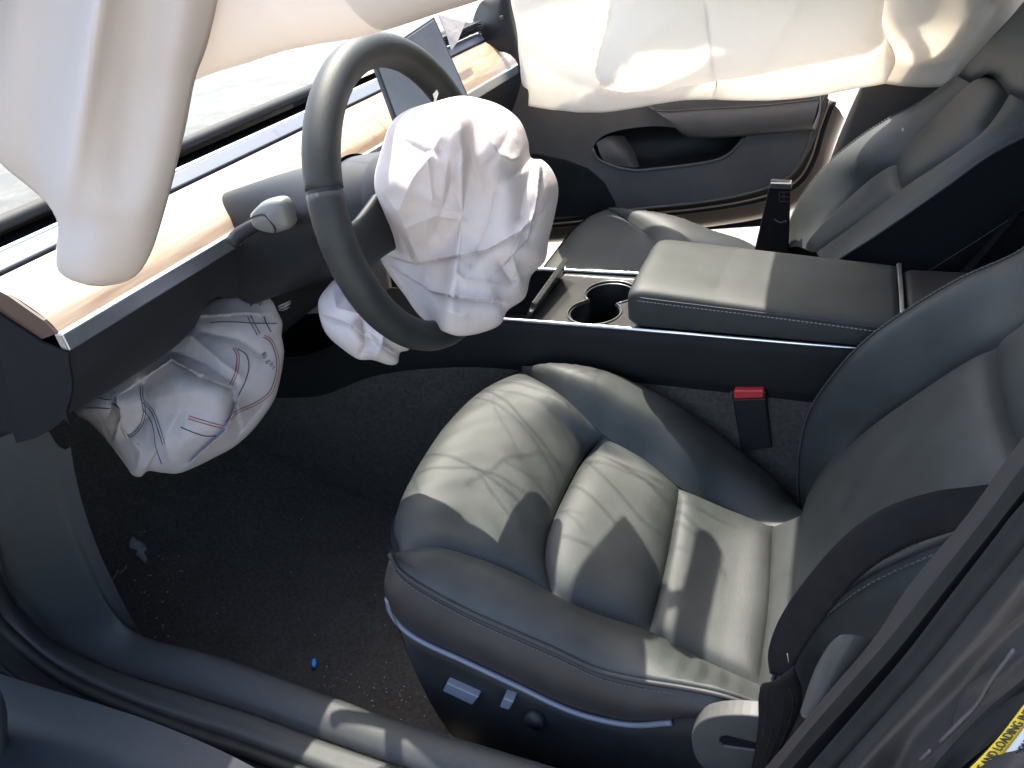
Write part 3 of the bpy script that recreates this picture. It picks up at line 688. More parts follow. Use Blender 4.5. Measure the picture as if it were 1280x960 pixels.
    for sg in (1, -1):
        mir_ = np.array([1, sg, 1])
        R0 = cr(seam, 60) * mir_; R1 = cr(ridge, 60) * mir_
        o1 = R1 + nf * -0.03 + np.array([0, 0.022 * sg, 0])
        o2 = R1 + nf * -0.12 + np.array([0, 0.03 * sg, 0])
        tt = np.sin(np.linspace(0.12, 1, 60) * math.pi * 0.55)[:, None]
        ma = R0 * 0.6 + R1 * 0.4 + nf * 0.006 * tt; mb = R0 * 0.2 + R1 * 0.8 + nf * 0.012 * tt
        G = loft([R0 - nf * 0.006, R0 * 0.93 + R1 * 0.07 + nf * 0.002, ma, mb, R1], 60, 26)
        gridobj('back_bolster', G, ML, s, (-5, 0.0 * sg, 3))
        G = loft([R1, R1 * 0.7 + o1 * 0.3 + nf * 0.003, o1, o2, o2 + np.array([0.02, -0.06 * sg, 0])], 60, 20)
        gridobj('back_side', G, M_black if sg == 1 else M_leather, s, (0, 6 * sg, 0.5))
        tube('piping', R1 + np.array([0, 0.001 * sg, 0.0]), 0.0028, M_pipe, s, 6)
        stitches('stitching', (R1 * 0.955 + R0 * 0.045 + nf * 0.007)[3:], M_thread, s)
        stitches('stitching', (R1 + nf * -0.006 + np.array([0, 0.008 * sg, 0]))[3:], M_thread, s)
    # head part and back shell
    R = [cr(c, 24) for c in (tp, [on(-0.13, 0.68, 0.03), on(0, 0.70, 0.035), on(0.13, 0.68, 0.03)], [on(-0.13, 0.80, 0.02), on(0, 0.82, 0.03), on(0.13, 0.80, 0.02)], [on(-0.11, 0.84, -0.05), on(0, 0.86, -0.05), on(0.11, 0.84, -0.05)])]
    gridobj('headrest', loft(R, 24, 20), ML, s, (-5, 0, 4))
    bs = [[on(-0.26, -0.12, -0.16), on(0.26, -0.12, -0.16)], [on(-0.27, 0.2, -0.14), on(0.27, 0.2, -0.14)], [on(-0.25, 0.5, -0.12), on(0.25, 0.5, -0.12)], [on(-0.15, 0.8, -0.10), on(0.15, 0.8, -0.10)]]
    gridobj('back_shell', loft(bs, 12, 16), M_black, s, (5, 0, -1))
    gridobj('base_floor', loft([[(-0.46, -0.26, 0.2), (-0.46, 0.27, 0.2)], [(0.15, -0.26, 0.2), (0.15, 0.27, 0.2)]], 6, 6), M_black, s, UP)
    return s
seat = make_seat()
ps = seat.copy(); COL.objects.link(ps)
ps.location = (seat.location.x - 0.065, 0.80, 0.02); ps.scale = (1, -1, 1)
ps['label'] = 'black leather passenger seat beyond the console, shaded cushion and reclined backrest'
def copy_children(src, dst):
    for ch in list(src.children):
        c = ch.copy(); COL.objects.link(c); c.parent = dst
        copy_children(ch, c)
copy_children(seat, ps)
# the passenger cushion sits higher and is seen from its front corner: its own front pad, bolster and skirts
drop = ('cushion_flap', 'back_panel', 'upper_panel', 'back_bolster', 'back_side', 'headrest', 'piping', 'stitching', 'cushion_front', 'front_skirt', 'side_skirt', 'trim_strip', 'seat_base', 'seat_switch', 'lumbar_knob', 'recliner_cover', 'cover_slot')
nb_ = 0
for ch in list(ps.children):
    base = ch.name.split('.')[0]
    lowp = max((v.co.z for v in ch.data.vertices), default=0) < 0.56
    if base in drop or (base in ('seat_bolster', 'piping', 'stitching') and lowp and min(v.co.y for v in ch.data.vertices) < -0.1):
        for g_ in list(ch.children): bpy.data.objects.remove(g_)
        bpy.data.objects.remove(ch)
def to_ps(o):
    o.parent = ps
    o.matrix_parent_inverse = (Matrix.Translation(ps.location) @ Matrix.Diagonal((1, -1, 1, 1))).inverted()
    return o
def passenger_cushion():
    fr = [P(664, 352, z=.46), P(690, 318, z=.478), P(712, 290, z=.488), P(735, 270, z=.497), P(760, 258, z=.505)]
    sm = [P(760, 258, z=.505), P(800, 285, z=.482), P(838, 315, z=.462)]
    inb = [fr[0], P(730, 356, z=.47), P(800, 366, z=.455)]
    inn = [inb[-1], P(822, 340, z=.462), sm[-1]]
    to_ps(panel('cushion_front', fr, inn, inb, sm, M_leather, None, 0.012, 44, 36, 6, 5))
    cr_ = [P(760, 258, z=.505), P(800, 262, z=.508), P(850, 272, z=.495), P(890, 288, z=.465), P(935, 303, z=.43), P(985, 335, z=.36)]
    sq = sm + [sm[-1] + np.array([0.10, 0.03, -0.03]), sm[-1] + np.array([0.24, 0.06, -0.08])]
    R0 = cr(sq, 50); R1 = cr(cr_, 50); t = np.sin(np.linspace(0, 1, 50) * math.pi * 0.95)[:, None]
    out = R1 + np.array([0, 0.035, -0.06]); low = R1.copy(); low[:, 1] = 1.085; low[:, 2] = 0.18
    G = loft([R0 + np.array([0, 0, -0.003]), R0 * 0.6 + R1 * 0.4 + np.array([0, -0.002, 0.016]) * t, R0 * 0.2 + R1 * 0.8 + np.array([0, 0, 0.012]) * t, R1, out, low], 50, 30)
    to_ps(gridobj('seat_bolster', G, M_leather, None, (-0.2, 0.8, 5)))
    top_ = cr(fr, 40); q1 = top_ + np.array([-0.012, 0, -0.03]); q2 = top_.copy(); q2[:, 2] = 0.36; q2[:, 0] += -0.006; q3 = top_.copy(); q3[:, 2] = 0.2; q3[:, 0] += 0.05
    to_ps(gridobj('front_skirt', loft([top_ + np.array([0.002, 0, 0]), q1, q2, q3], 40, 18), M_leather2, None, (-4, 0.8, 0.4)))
passenger_cushion()
def passenger_back():
    p0 = (0.145, 0.78, 0.68); n_ = (1, 0, -0.8); nf = np.array([-1, 0, 0.8]) / math.hypot(1, 0.8)
    B = lambda pts, d=0.0: [PN(a, b, np.array(p0) + nf * d, n_) for a, b in pts]
    tw = (-5, 0, 3)
    bl = B([(1003, 309), (1012, 313), (1024, 313)]); tl = B([(1120, 202), (1123, 218), (1127, 236)])
    sl = [bl[0]] + B([(1040, 270), (1081, 231)]) + [tl[0]]; sr = [bl[-1]] + B([(1067, 282)]) + [tl[-1]]
    to_ps(panel('back_panel', bl, tl, sl, sr, M_leather, None, 0.010, 24, 30, 5, 8, toward=tw))
    tp = B([(1218, 107), (1230, 98), (1244, 98), (1256, 108), (1259, 117)])
    il = [tl[0]] + B([(1157, 165), (1190, 132)]) + [tp[0]]; ir = [tl[-1]] + B([(1197, 190), (1230, 162)]) + [tp[-1]]
    to_ps(panel('back_insert', tl, tp, il, ir, M_leather, None, 0.018, 30, 40, 6, 10, toward=tw))
    seam_o = B([(1003, 309), (1040, 270), (1081, 231), (1120, 202), (1157, 165), (1190, 132), (1218, 107)])
    rid_o = [P(*p, y=1.02) for p in [(985, 318), (985, 300), (988, 275), (1000, 250), (1020, 222), (1040, 200), (1075, 172), (1110, 150), (1150, 130), (1195, 98)]]
    R0 = cr(seam_o, 60); R1 = cr(rid_o, 60)
    G = loft([R0 - nf * 0.005, R0 * 0.9 + R1 * 0.1 + nf * 0.004, R0 * 0.55 + R1 * 0.45 + nf * 0.014, R0 * 0.15 + R1 * 0.85 + nf * 0.010, R1, R1 + np.array([0.02, 0.02, -0.01]), R1 + np.array([0.12, 0.03, -0.08])], 60, 36)
    to_ps(gridobj('back_bolster', G, M_leather, None, tw))
    to_ps(stitches('stitching', R1 * 0.95 + R0 * 0.05 + nf * 0.007, nmat('pale_thread', (0.22, 0.21, 0.2), rough=0.8), None))
    seam_i = B([(1024, 313), (1067, 282), (1127, 236), (1197, 190), (1230, 162), (1259, 117)])
    rid_i = [P(*p, y=0.56) for p in [(1035, 335), (1055, 321), (1100, 292), (1182, 235), (1237, 195), (1280, 172), (1340, 140)]]
    R0 = cr(seam_i, 60); R1 = cr(rid_i, 60)
    G = loft([R0 - nf * 0.005, R0 * 0.9 + R1 * 0.1 + nf * 0.004, R0 * 0.5 + R1 * 0.5 + nf * 0.016, R0 * 0.15 + R1 * 0.85 + nf * 0.010, R1], 60, 30)
    to_ps(gridobj('back_bolster', G, M_leather, None, tw))
    to_ps(tube('piping', R1 + nf * 0.001, 0.003, M_pipe, None, 6))
    G = loft([R1, R1 + np.array([0.03, 0.004, -0.03]), R1 + np.array([0.12, 0.015, -0.10]), R1 + np.array([0.2, 0.12, -0.16])], 60, 14)
    to_ps(gridobj('back_side', G, M_black, None, (0.2, -5, 0)))
    to_ps(tube('side_seam', R1 + np.array([0.085, 0.006, -0.075]), 0.0018, M_thread, None, 5))
    rows = [B([(1195, 98), (1218, 107), (1230, 98), (1244, 98), (1259, 117), (1340, 140)], -0.003), B([(1206, 84), (1222, 88), (1238, 84), (1256, 90), (1276, 108), (1350, 130)], 0.022), B([(1235, 52), (1254, 56), (1272, 58), (1294, 66), (1318, 84), (1390, 110)], 0.030), B([(1268, 16), (1290, 18), (1312, 24), (1334, 36), (1360, 56), (1430, 84)], 0.024), B([(1320, -50), (1342, -46), (1364, -38), (1386, -24), (1410, -4), (1470, 30)], 0.02)]
    to_ps(gridobj('head_panel', loft(rows, 50, 44), M_leather, None, tw))
    sh = [q + np.array([0.10, 0.02, -0.06]) for q in B([(1195, 98), (1235, 52), (1268, 16), (1320, -50)])]
    to_ps(gridobj('shoulder_edge', loft([B([(1195, 98)], -0.003) + B([(1235, 52)], 0.03) + B([(1268, 16)], 0.024) + B([(1320, -50)], 0.02), sh], 20, 8), M_leather2, None, (0, 5, 2)))
passenger_back()

# ------------------------------------------------------------------ centre console
def console():
    c = thing('centre_console', 'black centre console with padded armrest, bright edge strips and twin cup holder', 'console', (-0.2, 0.39, 0.0))
    # side walls (slightly bulged) on both sides
    for y, sg in ((0.28, -1), (0.505, 1)):
        for nm, mt, pr in (('console_side', M_console, [(0.0, 0.562), (0.006, 0.545), (0.010, 0.48), (0.002, 0.452)]), ('console_carpet', M_carpet, [(0.001, 0.453), (0.006, 0.44), (0.010, 0.30), (0.0, 0.0)])):
            R = []
            for dy, z in pr:
                k = 1 if z > 0.2 else 0
                R.append([(-1.58, y + sg * dy, z - 0.20 * k), (-1.05, y + sg * dy, z - 0.14 * k), (-0.85, y + sg * dy, z - 0.055 * k), (-0.66, y + sg * dy, z - 0.012 * k), (-0.5, y + sg * dy, z), (0.1, y + sg * dy, z), (0.36, y + sg * dy, z)])
            gridobj(nm, loft(R, 60, 24), mt, c, (-0.2, sg * 9, 0.6))
        e = [(-0.85, y, 0.51), (-0.66, y, 0.552), (-0.5, y, 0.563), (0.1, y, 0.564), (0.34, y, 0.562)]
        tube('edge_strip', e, 0.0038, M_chrome, c, 8, n=40)
    # top plate with figure-eight opening
    def C2(px, py): return P(px, py, z=0.560)
    ch = [(729, 392), (722, 388), (713, 396), (708, 402), (716, 405), (735, 408), (755, 409), (770, 404), (779, 394), (777, 383), (772, 381), (774, 374), (780, 368), (792, 366), (796, 358), (788, 352), (770, 349), (750, 349), (734, 355), (730, 364), (734, 371), (735, 379)]
    ch = [(729, 392)]
    # two circles joined: centres in world coordinates
    c1 = np.array([-0.352, 0.345]); c2 = np.array([-0.352, 0.440]); r = 0.050
    c1 = np.array(P(743, 390, z=0.56)[:2]); c2 = np.array(P(763, 366, z=0.56)[:2])
    loop = []
    dv = c2 - c1; L = np.linalg.norm(dv); dv /= L; nv = np.array([-dv[1], dv[0]])
    h = min(0.030, r * 0.8); ca = math.acos(-0.0) ; 
    th = math.asin(0.028 / r)
    for k in range(25):
        a = th + (2 * math.pi - 2 * th) * k / 24
        loop.append(c1 + r * (math.cos(a) * dv + math.sin(a) * nv))
    for k in range(25):
        a = math.pi + th + (2 * math.pi - 2 * th) * k / 24
        loop.append(c2 + r * (math.cos(a) * dv + math.sin(a) * nv))
    x0, x1, y0, y1 = -0.475, -0.245, 0.284, 0.501
    bm = bmesh.new()
    rect = [bm.verts.new((x, y, 0.560)) for x, y in ((x0, y0), (x1, y0), (x1, y1), (x0, y1))]
    inn = [bm.verts.new((q[0], q[1], 0.560)) for q in loop]
    es = [bm.edges.new((rect[i], rect[(i + 1) % 4])) for i in range(4)] + [bm.edges.new((inn[i], inn[(i + 1) % len(inn)])) for i in range(len(inn))]
    bmesh.ops.triangle_fill(bm, use_beauty=True, edges=es); bm.verts.index_update()
    V = [tuple(v.co) for v in bm.verts]; F = []
    for f in bm.faces:
        ii = [v.index for v in f.verts]
        a, b, d = [np.array(V[i]) for i in ii]
        F.append(ii if np.cross(b - a, d - a)[2] > 0 else ii[::-1])
    bm.free()
    mk('top_plate', V, F, M_gloss, c, smooth=False)
    lp = np.array([(q[0], q[1], 0.560) for q in loop])
    lc = np.array([*((c1 + c2) / 2), 0.56])
    wall = np.array([lp + [0, 0, -0.001], lp * 1.0 + (lc - lp) * 0.04 + [0, 0, -0.012], lp + (lc - lp) * 0.08 + [0, 0, -0.09]])
    n = len(loop)
    Vw = wall.reshape(-1, 3); Fw = grid_faces(n, 3, wrap_u=True)
    Vw = np.vstack([Vw, [lc + [0, 0, -0.09]]])
    Fw = [f[::-1] for f in Fw] + [(2 * n + i, 2 * n + (i + 1) % n, 3 * n) for i in range(n)]
    ho = mk('cup_holder', Vw, Fw, M_plastic, c)
    lp2 = lp + [0, 0, 0.001]
    tube('cup_ring', lp2 + (lp - lc) * 0.015, 0.0018, M_ring, ho, 6, closed=True)
    tube('cup_ring', lp2 + (lc - lp) * 0.045 + [0, 0, -0.004], 0.0014, M_ring, ho, 6, closed=True)
    dsh = lc + np.array([0.005, -0.03, -0.088])
    box('cup_debris', tuple(dsh), tuple(dsh + np.array([0.018, 0.012, 0.003])), M_debris, ho, 0.001)
    # open front bin with its raised flap
    bx0, bx1 = -0.72, -0.475
    box('storage_bin', (bx0, 0.284, 0.44), (bx1, 0.501, 0.450), M_gloss, c, 0)
    box('bin_wall', (bx1 - 0.004, 0.284, 0.44), (bx1 + 0.0, 0.501, 0.558), M_plastic, c, 0)
    box('bin_wall', (bx0 - 0.2, 0.284, 0.40), (bx0, 0.501, 0.50), M_plastic, c, 0.01)
    ta, tb = P(668, 379, y=0.30), P(709, 322, y=0.475)
    fl = [np.array([-0.487, 0.30, 0.555]), np.array([-0.487, 0.478, 0.555]), tb, ta]
    nn = np.cross(fl[1] - fl[0], fl[3] - fl[0]); nn /= np.linalg.norm(nn)
    hexa('bin_flap', [q - nn * 0.0055 for q in fl], [q + nn * 0.0055 for q in fl], M_gloss, c, 0.002, 2)
    # armrest lid: superellipse section lofted along x
    R = []
    xs = [(-0.285, 0.6, 0.72), (-0.278, 0.86, 0.90), (-0.265, 0.97, 0.975), (-0.245, 1.0, 1.0), (-0.1, 1, 1.0), (0.05, 1, 1), (0.125, 1, 1.0), (0.140, 0.98, 0.97)]
    for x, sw, shh in xs:
        r = []
        zt = 0.646 - 0.09 * (x + 0.26) if x > -0.26 else 0.646
        hw = 0.118 * (0.9 + 0.1 * sw); hh = (zt - 0.566) / 2 * shh; zc_ = (zt + 0.566) / 2
        for k in range(49):
            a = -math.pi / 2 + 2 * math.pi * k / 48
            ca, sa = math.cos(a), math.sin(a)
            e = 0.28
            yy = hw * math.copysign(abs(ca)**e, ca); zz = hh * math.copysign(abs(sa)**e, sa)
            if sa > 0: zz += 0.004 * (1 - (yy / hw)**2)
            r.append((x, 0.393 + yy, zc_ + zz))
        R.append(r)
    R = np.array(R); G = np.stack([cr(R[:, j], 40) for j in range(49)], 1)
    lid = gridobj('armrest_lid', G, M_leather, c, None)
    bm = bmesh.new(); bm.from_mesh(lid.data)
    bmesh.ops.remove_doubles(bm, verts=bm.verts, dist=1e-5)
    bmesh.ops.contextual_create(bm, geom=[e for e in bm.edges if e.is_boundary and all(v.co.x < -0.06 for v in e.verts)])
    bmesh.ops.contextual_create(bm, geom=[e for e in bm.edges if e.is_boundary and all(v.co.x > 0.06 for v in e.verts)])
    bmesh.ops.recalc_face_normals(bm, faces=bm.faces); bm.to_mesh(lid.data); bm.free()
    for f in lid.data.polygons: f.use_smooth = len(f.vertices) < 6
    ym = 0.393 - 0.1185
    sm = [(-0.283, ym + 0.008, 0.629), (-0.255, ym, 0.630), (0.0, ym, 0.614), (0.135, ym, 0.604)]
    tube('seam', sm, 0.0013, M_pipe, lid, 6, n=30)
    stitches('stitching', [(x, y - 0.0008, z - 0.0055) for x, y, z in sm], nmat('light_thread', (0.35, 0.34, 0.33), rough=0.8), lid)
    tail = box('console_tail', (0.150, 0.280, 0.50), (0.36, 0.505, 0.606), M_leather2, c, 0.015, 3)
    box('tail_strip', (0.141, 0.276, 0.55), (0.149, 0.509, 0.612), M_silver, c, 0.002)
console()

# ------------------------------------------------------------------ dashboard
def dash():
    d = thing('dashboard', 'black dashboard with wood trim, silver strips and dusty sunlit top', 'dashboard', (-0.85, 0.37, 0.6))
    yl, yr = -0.372, 1.10
    xd, zd = -0.766, 0.863
    # lower silver strip
    box('lower_strip', (xd - 0.012, yl, zd - 0.013), (xd + 0.003, yr, zd + 0.010), M_silver, d, 0.003)
    # wood board, rising and receding
    wz0, wx0 = zd + 0.010, xd - 0.006
    tA = P(205, 249, x=-0.85); wz1, wx1 = 0.930, -0.85
    def row(x, z, a=yl + 0.004, b=yr - 0.003): return [(x, a, z), (x, (a + b) / 2, z), (x, b, z)]
    G = loft([row(wx0, wz0), row(wx0 - 0.010, wz0 + 0.016), row(wx0 - 0.05, wz0 + 0.045), row(wx1, wz1)], 60, 20)
    wb = gridobj('wood_trim', G, M_wood, d, (3, 0, 3))
    poly('wood_end_cap', [(wx0, yl, wz0), (wx0 - 0.010, yl, wz0 + 0.016), (wx0 - 0.05, yl, wz0 + 0.045), (wx1, yl, wz1), (wx1 - 0.01, yl, wz1 - 0.03), (wx0 - 0.03, yl, wz0 - 0.01)], M_woodend, d, 0.004, (0, -5, 0))
    # brown shadow gap, upper silver strip, white edge, vent slot, top pad edge
    box('upper_strip', (wx1 - 0.026, yl, wz1 + 0.001), (wx1 - 0.003, yr, wz1 + 0.013), M_bluegrey, d, 0.002, rot=Matrix.Rotation(math.radians(38), 3, 'Y').to_euler())
    box('bright_edge', (wx1 - 0.036, yl, wz1 + 0.013), (wx1 - 0.027, yr, wz1 + 0.0185), M_white, d, 0.001)
    box('strip_cap', (wx1 - 0.035, yl - 0.008, wz1 - 0.004), (wx1 + 0.004, yl - 0.001, wz1 + 0.020), M_silver, d, 0.002)
    box('vent_slot', (wx1 - 0.10, yl + 0.005, wz1 + 0.0), (wx1 - 0.037, yr, wz1 + 0.012), M_black, d, 0)
    gy = np.linspace(yl, yr, 60)
    for k in range(0, 0): pass
    pe = [(-0.914, 0.9745), (-0.93, 0.977), (-1.15, 0.972), (-1.40, 0.945), (-1.60, 0.925)]
    wid = lambda x: 0.02 + 0.14 * max(0.0, -0.95 - x)
    R = [[(x, yl - wid(x), z), (x - 0.02 * min(1, max(0, -0.9 - x) * 4), (yl + yr) / 2, z + 0.004), (x, yr + wid(x), z)] for x, z in pe]
    top = gridobj('top_pad', loft(R, 60, 50), M_dashtop, d, (2, 0, 6))
    pf = [(-0.93, 0.955), (-0.905, 0.958), (-0.902, 0.966), (-0.907, 0.972), (-0.9145, 0.9746)]
    R = [[(x, yl - 0.002, z), (x, (yl + yr) / 2, z + 0.004), (x, yr, z)] for x, z in pf]
    gridobj('pad_edge', loft(R, 40, 12), M_dash, d, (5, 0, 1))
    top['label'] = 'dusty top of the dashboard glaring in the sun'
    # lower body: from strip down to knee edge, with left end face
    low = [P(*p, x=-0.82) for p in [(40, 541), (93, 515), (150, 480), (206, 443), (240, 412), (262, 378)]]
    lowc = [np.array([-0.82, yl, low[0][2]])] + low
    up0 = [(xd - 0.002, yl, zd - 0.013), (xd - 0.002, -0.1, zd - 0.013)]
    A = np.array([(xd - 0.002, y, zd - 0.013) for y in np.linspace(yl, 0.12, 40)])
    Bz = cr([(-0.80, yl, 0.735), (-0.80, -0.28, 0.745), (-0.80, -0.20, 0.748), (-0.80, -0.165, 0.755), (-0.80, -0.13, 0.775), (-0.80, -0.02, 0.79)], 40)
    Bz = cr([P(60, 533, x=-0.838)] + [P(*p, x=-0.838) for p in [(93, 515), (150, 480), (206, 443), (240, 413), (262, 376), (300, 372), (350, 366), (420, 358)]], 40)
    Bz[:, 1] = np.maximum(Bz[:, 1], yl + 0.001); Bz[0] = (-0.838, yl, Bz[1][2])
    Mid = A * 0.5 + Bz * 0.5 + np.array([0.012, 0, 0])
    gridobj('knee_panel', loft([A, Mid, Bz, Bz + np.array([-0.025, 0, 0.004]), Bz + np.array([-0.2, 0.0, 0.06])], 40, 26), M_dash, d, (5, -1, 0))
    # rest of the lower dash to the passenger side
    A2 = [(xd - 0.002, -0.03, zd - 0.013), (xd - 0.002, yr, zd - 0.013)]
    gridobj('lower_panel', loft([A2, [(-0.79, -0.03, 0.79), (-0.79, yr, 0.79)], [(-0.84, -0.03, 0.70), (-0.84, yr, 0.70)], [(-0.90, -0.03, 0.60), (-0.9, yr, 0.60)], [(-1.3, -0.03, 0.58), (-1.3, yr, 0.58)]], 20, 24), M_dash, d, (5, 0, 0))
    # left end face towards the open door
    zl = Bz[0][2]
    en = [(xd + 0.001, yl - 0.002, zd - 0.014)] + [(q[0] + 0.001, yl - 0.002, q[2]) for q in cr([A[0], Mid[0], Bz[0]], 8)[1:-1]] + [(-0.832, yl - 0.002, zl - 0.010)] + [tuple(P(*p, y=yl - 0.004)) for p in [(80, 524), (66, 536), (46, 547), (24, 553), (-30, 562), (-80, 566)]] + [(-1.3, yl - 0.01, 0.95), (-0.93, yl - 0.012, 0.965), (wx1 - 0.03, yl - 0.004, wz1 + 0.0), (wx1 - 0.01, yl - 0.004, wz1 - 0.03), (wx0 - 0.03, yl - 0.003, wz0 - 0.012)]
    poly('dash_end_panel', en, M_black, d, 0.003, (0, -5, 0))
    # passenger end vent
    for k in range(4):
        box('vent_slat', (-0.885, 0.80, 0.957 + 0.006 * k), (-0.862, 1.08, 0.9595 + 0.006 * k), M_plastic, d, 0.0008)
    return d
dash()

# ------------------------------------------------------------------ touchscreen
sc = thing('touchscreen', 'dark wide touchscreen standing behind the steering wheel', 'screen', (-0.75, 0.39, 0.93))
sc_n = np.array([1.0, -0.35, 0.25]); sc_n /= np.linalg.norm(sc_n)
def SQ(px, py): return PN(px, py, (-0.73, 0.36, 0.97), sc_n)
q4 = [SQ(506, 182), SQ(592, 134), SQ(543, 20), SQ(466, 72)]
hexa('screen_body', [q - sc_n * 0.012 for q in q4], q4, M_grey, sc, 0.003, 2)
ins = np.mean(q4, axis=0)
q5 = [q + (ins - q) * 0.05 + sc_n * 0.001 for q in q4]
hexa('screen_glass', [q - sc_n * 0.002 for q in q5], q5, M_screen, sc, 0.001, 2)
tube('screen_stand', [ins - sc_n * 0.02, ins - sc_n * 0.08 + np.array([0, 0, -0.08])], 0.025, M_plastic, sc)

# ------------------------------------------------------------------ steering column and wheel
WC = np.array([-0.485, -0.016, 0.909]); WT = 0.195
WN = np.array([math.cos(WT), 0, math.sin(WT)]); WU = np.array([0, 1.0, 0]); WV = np.cross(WN, WU); WV = np.array([-math.sin(WT), 0, math.cos(WT)])
colm = thing('steering_column', 'dark smooth steering column shroud between the dashboard and the wheel', 'steering column', (-0.78, 0.0, 0.83))
secs = []
for t, ry, rz, dz in ((-0.36, 0.044, 0.088, -0.026), (-0.28, 0.050, 0.085, -0.018), (-0.2, 0.060, 0.081, -0.010), (-0.13, 0.078, 0.076, -0.004), (-0.09, 0.086, 0.073, 0.0)):
    c = WC + WN * t + np.array([0, 0.0, dz])
    secs.append([c + ry * math.cos(a) * WU + rz * math.sin(a) * WV for a in np.linspace(0, 2 * math.pi, 41)])
gridobj('column_shroud', loft(secs, 60, 24), M_plastic, colm, None)
bm = bmesh.new(); bm.from_mesh(bpy.data.objects['column_shroud'].data); bmesh.ops.recalc_face_normals(bm, faces=bm.faces); bm.to_mesh(bpy.data.objects['column_shroud'].data); bm.free()
secs2 = []
for t, ry, rz in ((-0.088, 0.085, 0.069), (-0.06, 0.083, 0.068), (-0.03, 0.078, 0.066)):
    c = WC + WN * t
    secs2.append([c + ry * math.cos(a) * WU + rz * math.sin(a) * WV for a in np.linspace(0, 2 * math.pi, 41)])
o = gridobj('column_collar', loft(secs2, 60, 12), M_plastic, colm, None)
bm = bmesh.new(); bm.from_mesh(o.data); bmesh.ops.recalc_face_normals(bm, faces=bm.faces); bm.to_mesh(o.data); bm.free()
stk = thing('turn_stalk', 'silver grey indicator stalk sticking out left of the steering column', 'stalk', tuple(P(335, 272, y=-0.15)))
def spy(pts, y): return [P(*p, y=y) for p in pts]
so = spy([(313, 271), (318, 262), (327, 255), (342, 251), (352, 254), (360, 275), (361, 284), (352, 289), (338, 291), (318, 284)], -0.135)
si = [q + np.array([0.0, 0.018, 0.0]) for q in so]
smid = [q + np.array([0, 0.01, 0]) + (q - np.mean(so, axis=0)) * 0.08 for q in so]
sin_ = [np.mean(so, axis=0) + (q - np.mean(so, axis=0)) * 0.82 + np.array([0, -0.004, 0]) for q in so]
G = np.array([cr(c, 40, closed=True) for c in (sin_, so, smid, si)])
V = G.reshape(-1, 3); F = grid_faces(40, 4, wrap_u=True); V = np.vstack([V, [np.mean(so, axis=0) + np.array([0, -0.007, 0])]]); F += [((i + 1) % 40, i, 160) for i in range(40)]
o = mk('stalk_head', V, F, nmat('stalk_grey', (0.15, 0.15, 0.142), rough=0.4), stk)
bm = bmesh.new(); bm.from_mesh(o.data); bmesh.ops.recalc_face_normals(bm, faces=bm.faces); bm.to_mesh(o.data); bm.free()
tube('stalk_groove', [q + np.array([0, -0.005, 0]) for q in spy([(315, 272), (322, 268), (333, 267), (341, 275), (347, 285), (346, 290)], -0.136)], 0.0012, M_plastic, stk, 6, n=20)
tube('stalk_base', [P(288, 306, x=-0.745), P(300, 292, x=-0.735), P(345, 270, x=-0.68), P(372, 262, x=-0.64)], 0.010, M_plastic, stk, 10, n=20)
tube('stalk_arm', [P(345, 275, y=-0.115), P(362, 270, y=-0.05)], 0.013, M_plastic, stk)

wh = thing('steering_wheel', 'black leather steering wheel tilted behind the burst white airbag', 'steering wheel', tuple(WC))
def rim(a0, a1, n, r=0.0205, R=0.184, sec=16):
    V = []; F = []
    an = np.linspace(a0, a1, n)
    for i, a in enumerate(an):
        rd = math.cos(a) * WU + math.sin(a) * WV
        c = WC + R * rd
        rr = r
        for j in range(sec):
            b = 2 * math.pi * j / sec
            V.append(c + rr * (1.0 * math.cos(b) * rd + 1.08 * math.sin(b) * WN))
    for i in range(n - 1):
        for j in range(sec):
            F.append((i * sec + j, i * sec + (j + 1) % sec, (i + 1) * sec + (j + 1) % sec, (i + 1) * sec + j))
    F.append(tuple(range(sec - 1, -1, -1))); F.append(tuple((n - 1) * sec + j for j in range(sec)))
    return V, F
M_rim = nmat('rim_leather', (0.028, 0.030, 0.029), rough=0.52, spec=0.36, bump=0.4, bscale=1000, tex='VOR', bdist=0.0005, var=0.2, vscale=25, rvar=0.05)
aL = math.radians(158); aR = math.radians(22)
V, F = rim(aR + 0.012, aL - 0.012, 60); mk('rim_upper', V, F, M_rim, wh)
V, F = rim(aL + 0.012, 2 * math.pi + aR - 0.012, 90); mk('rim_lower', V, F, M_rim, wh)
for a in (aL, aR):
    V, F = rim(a - 0.02, a + 0.02, 5, 0.0190); mk('rim_seam', V, F, M_pipe, wh)
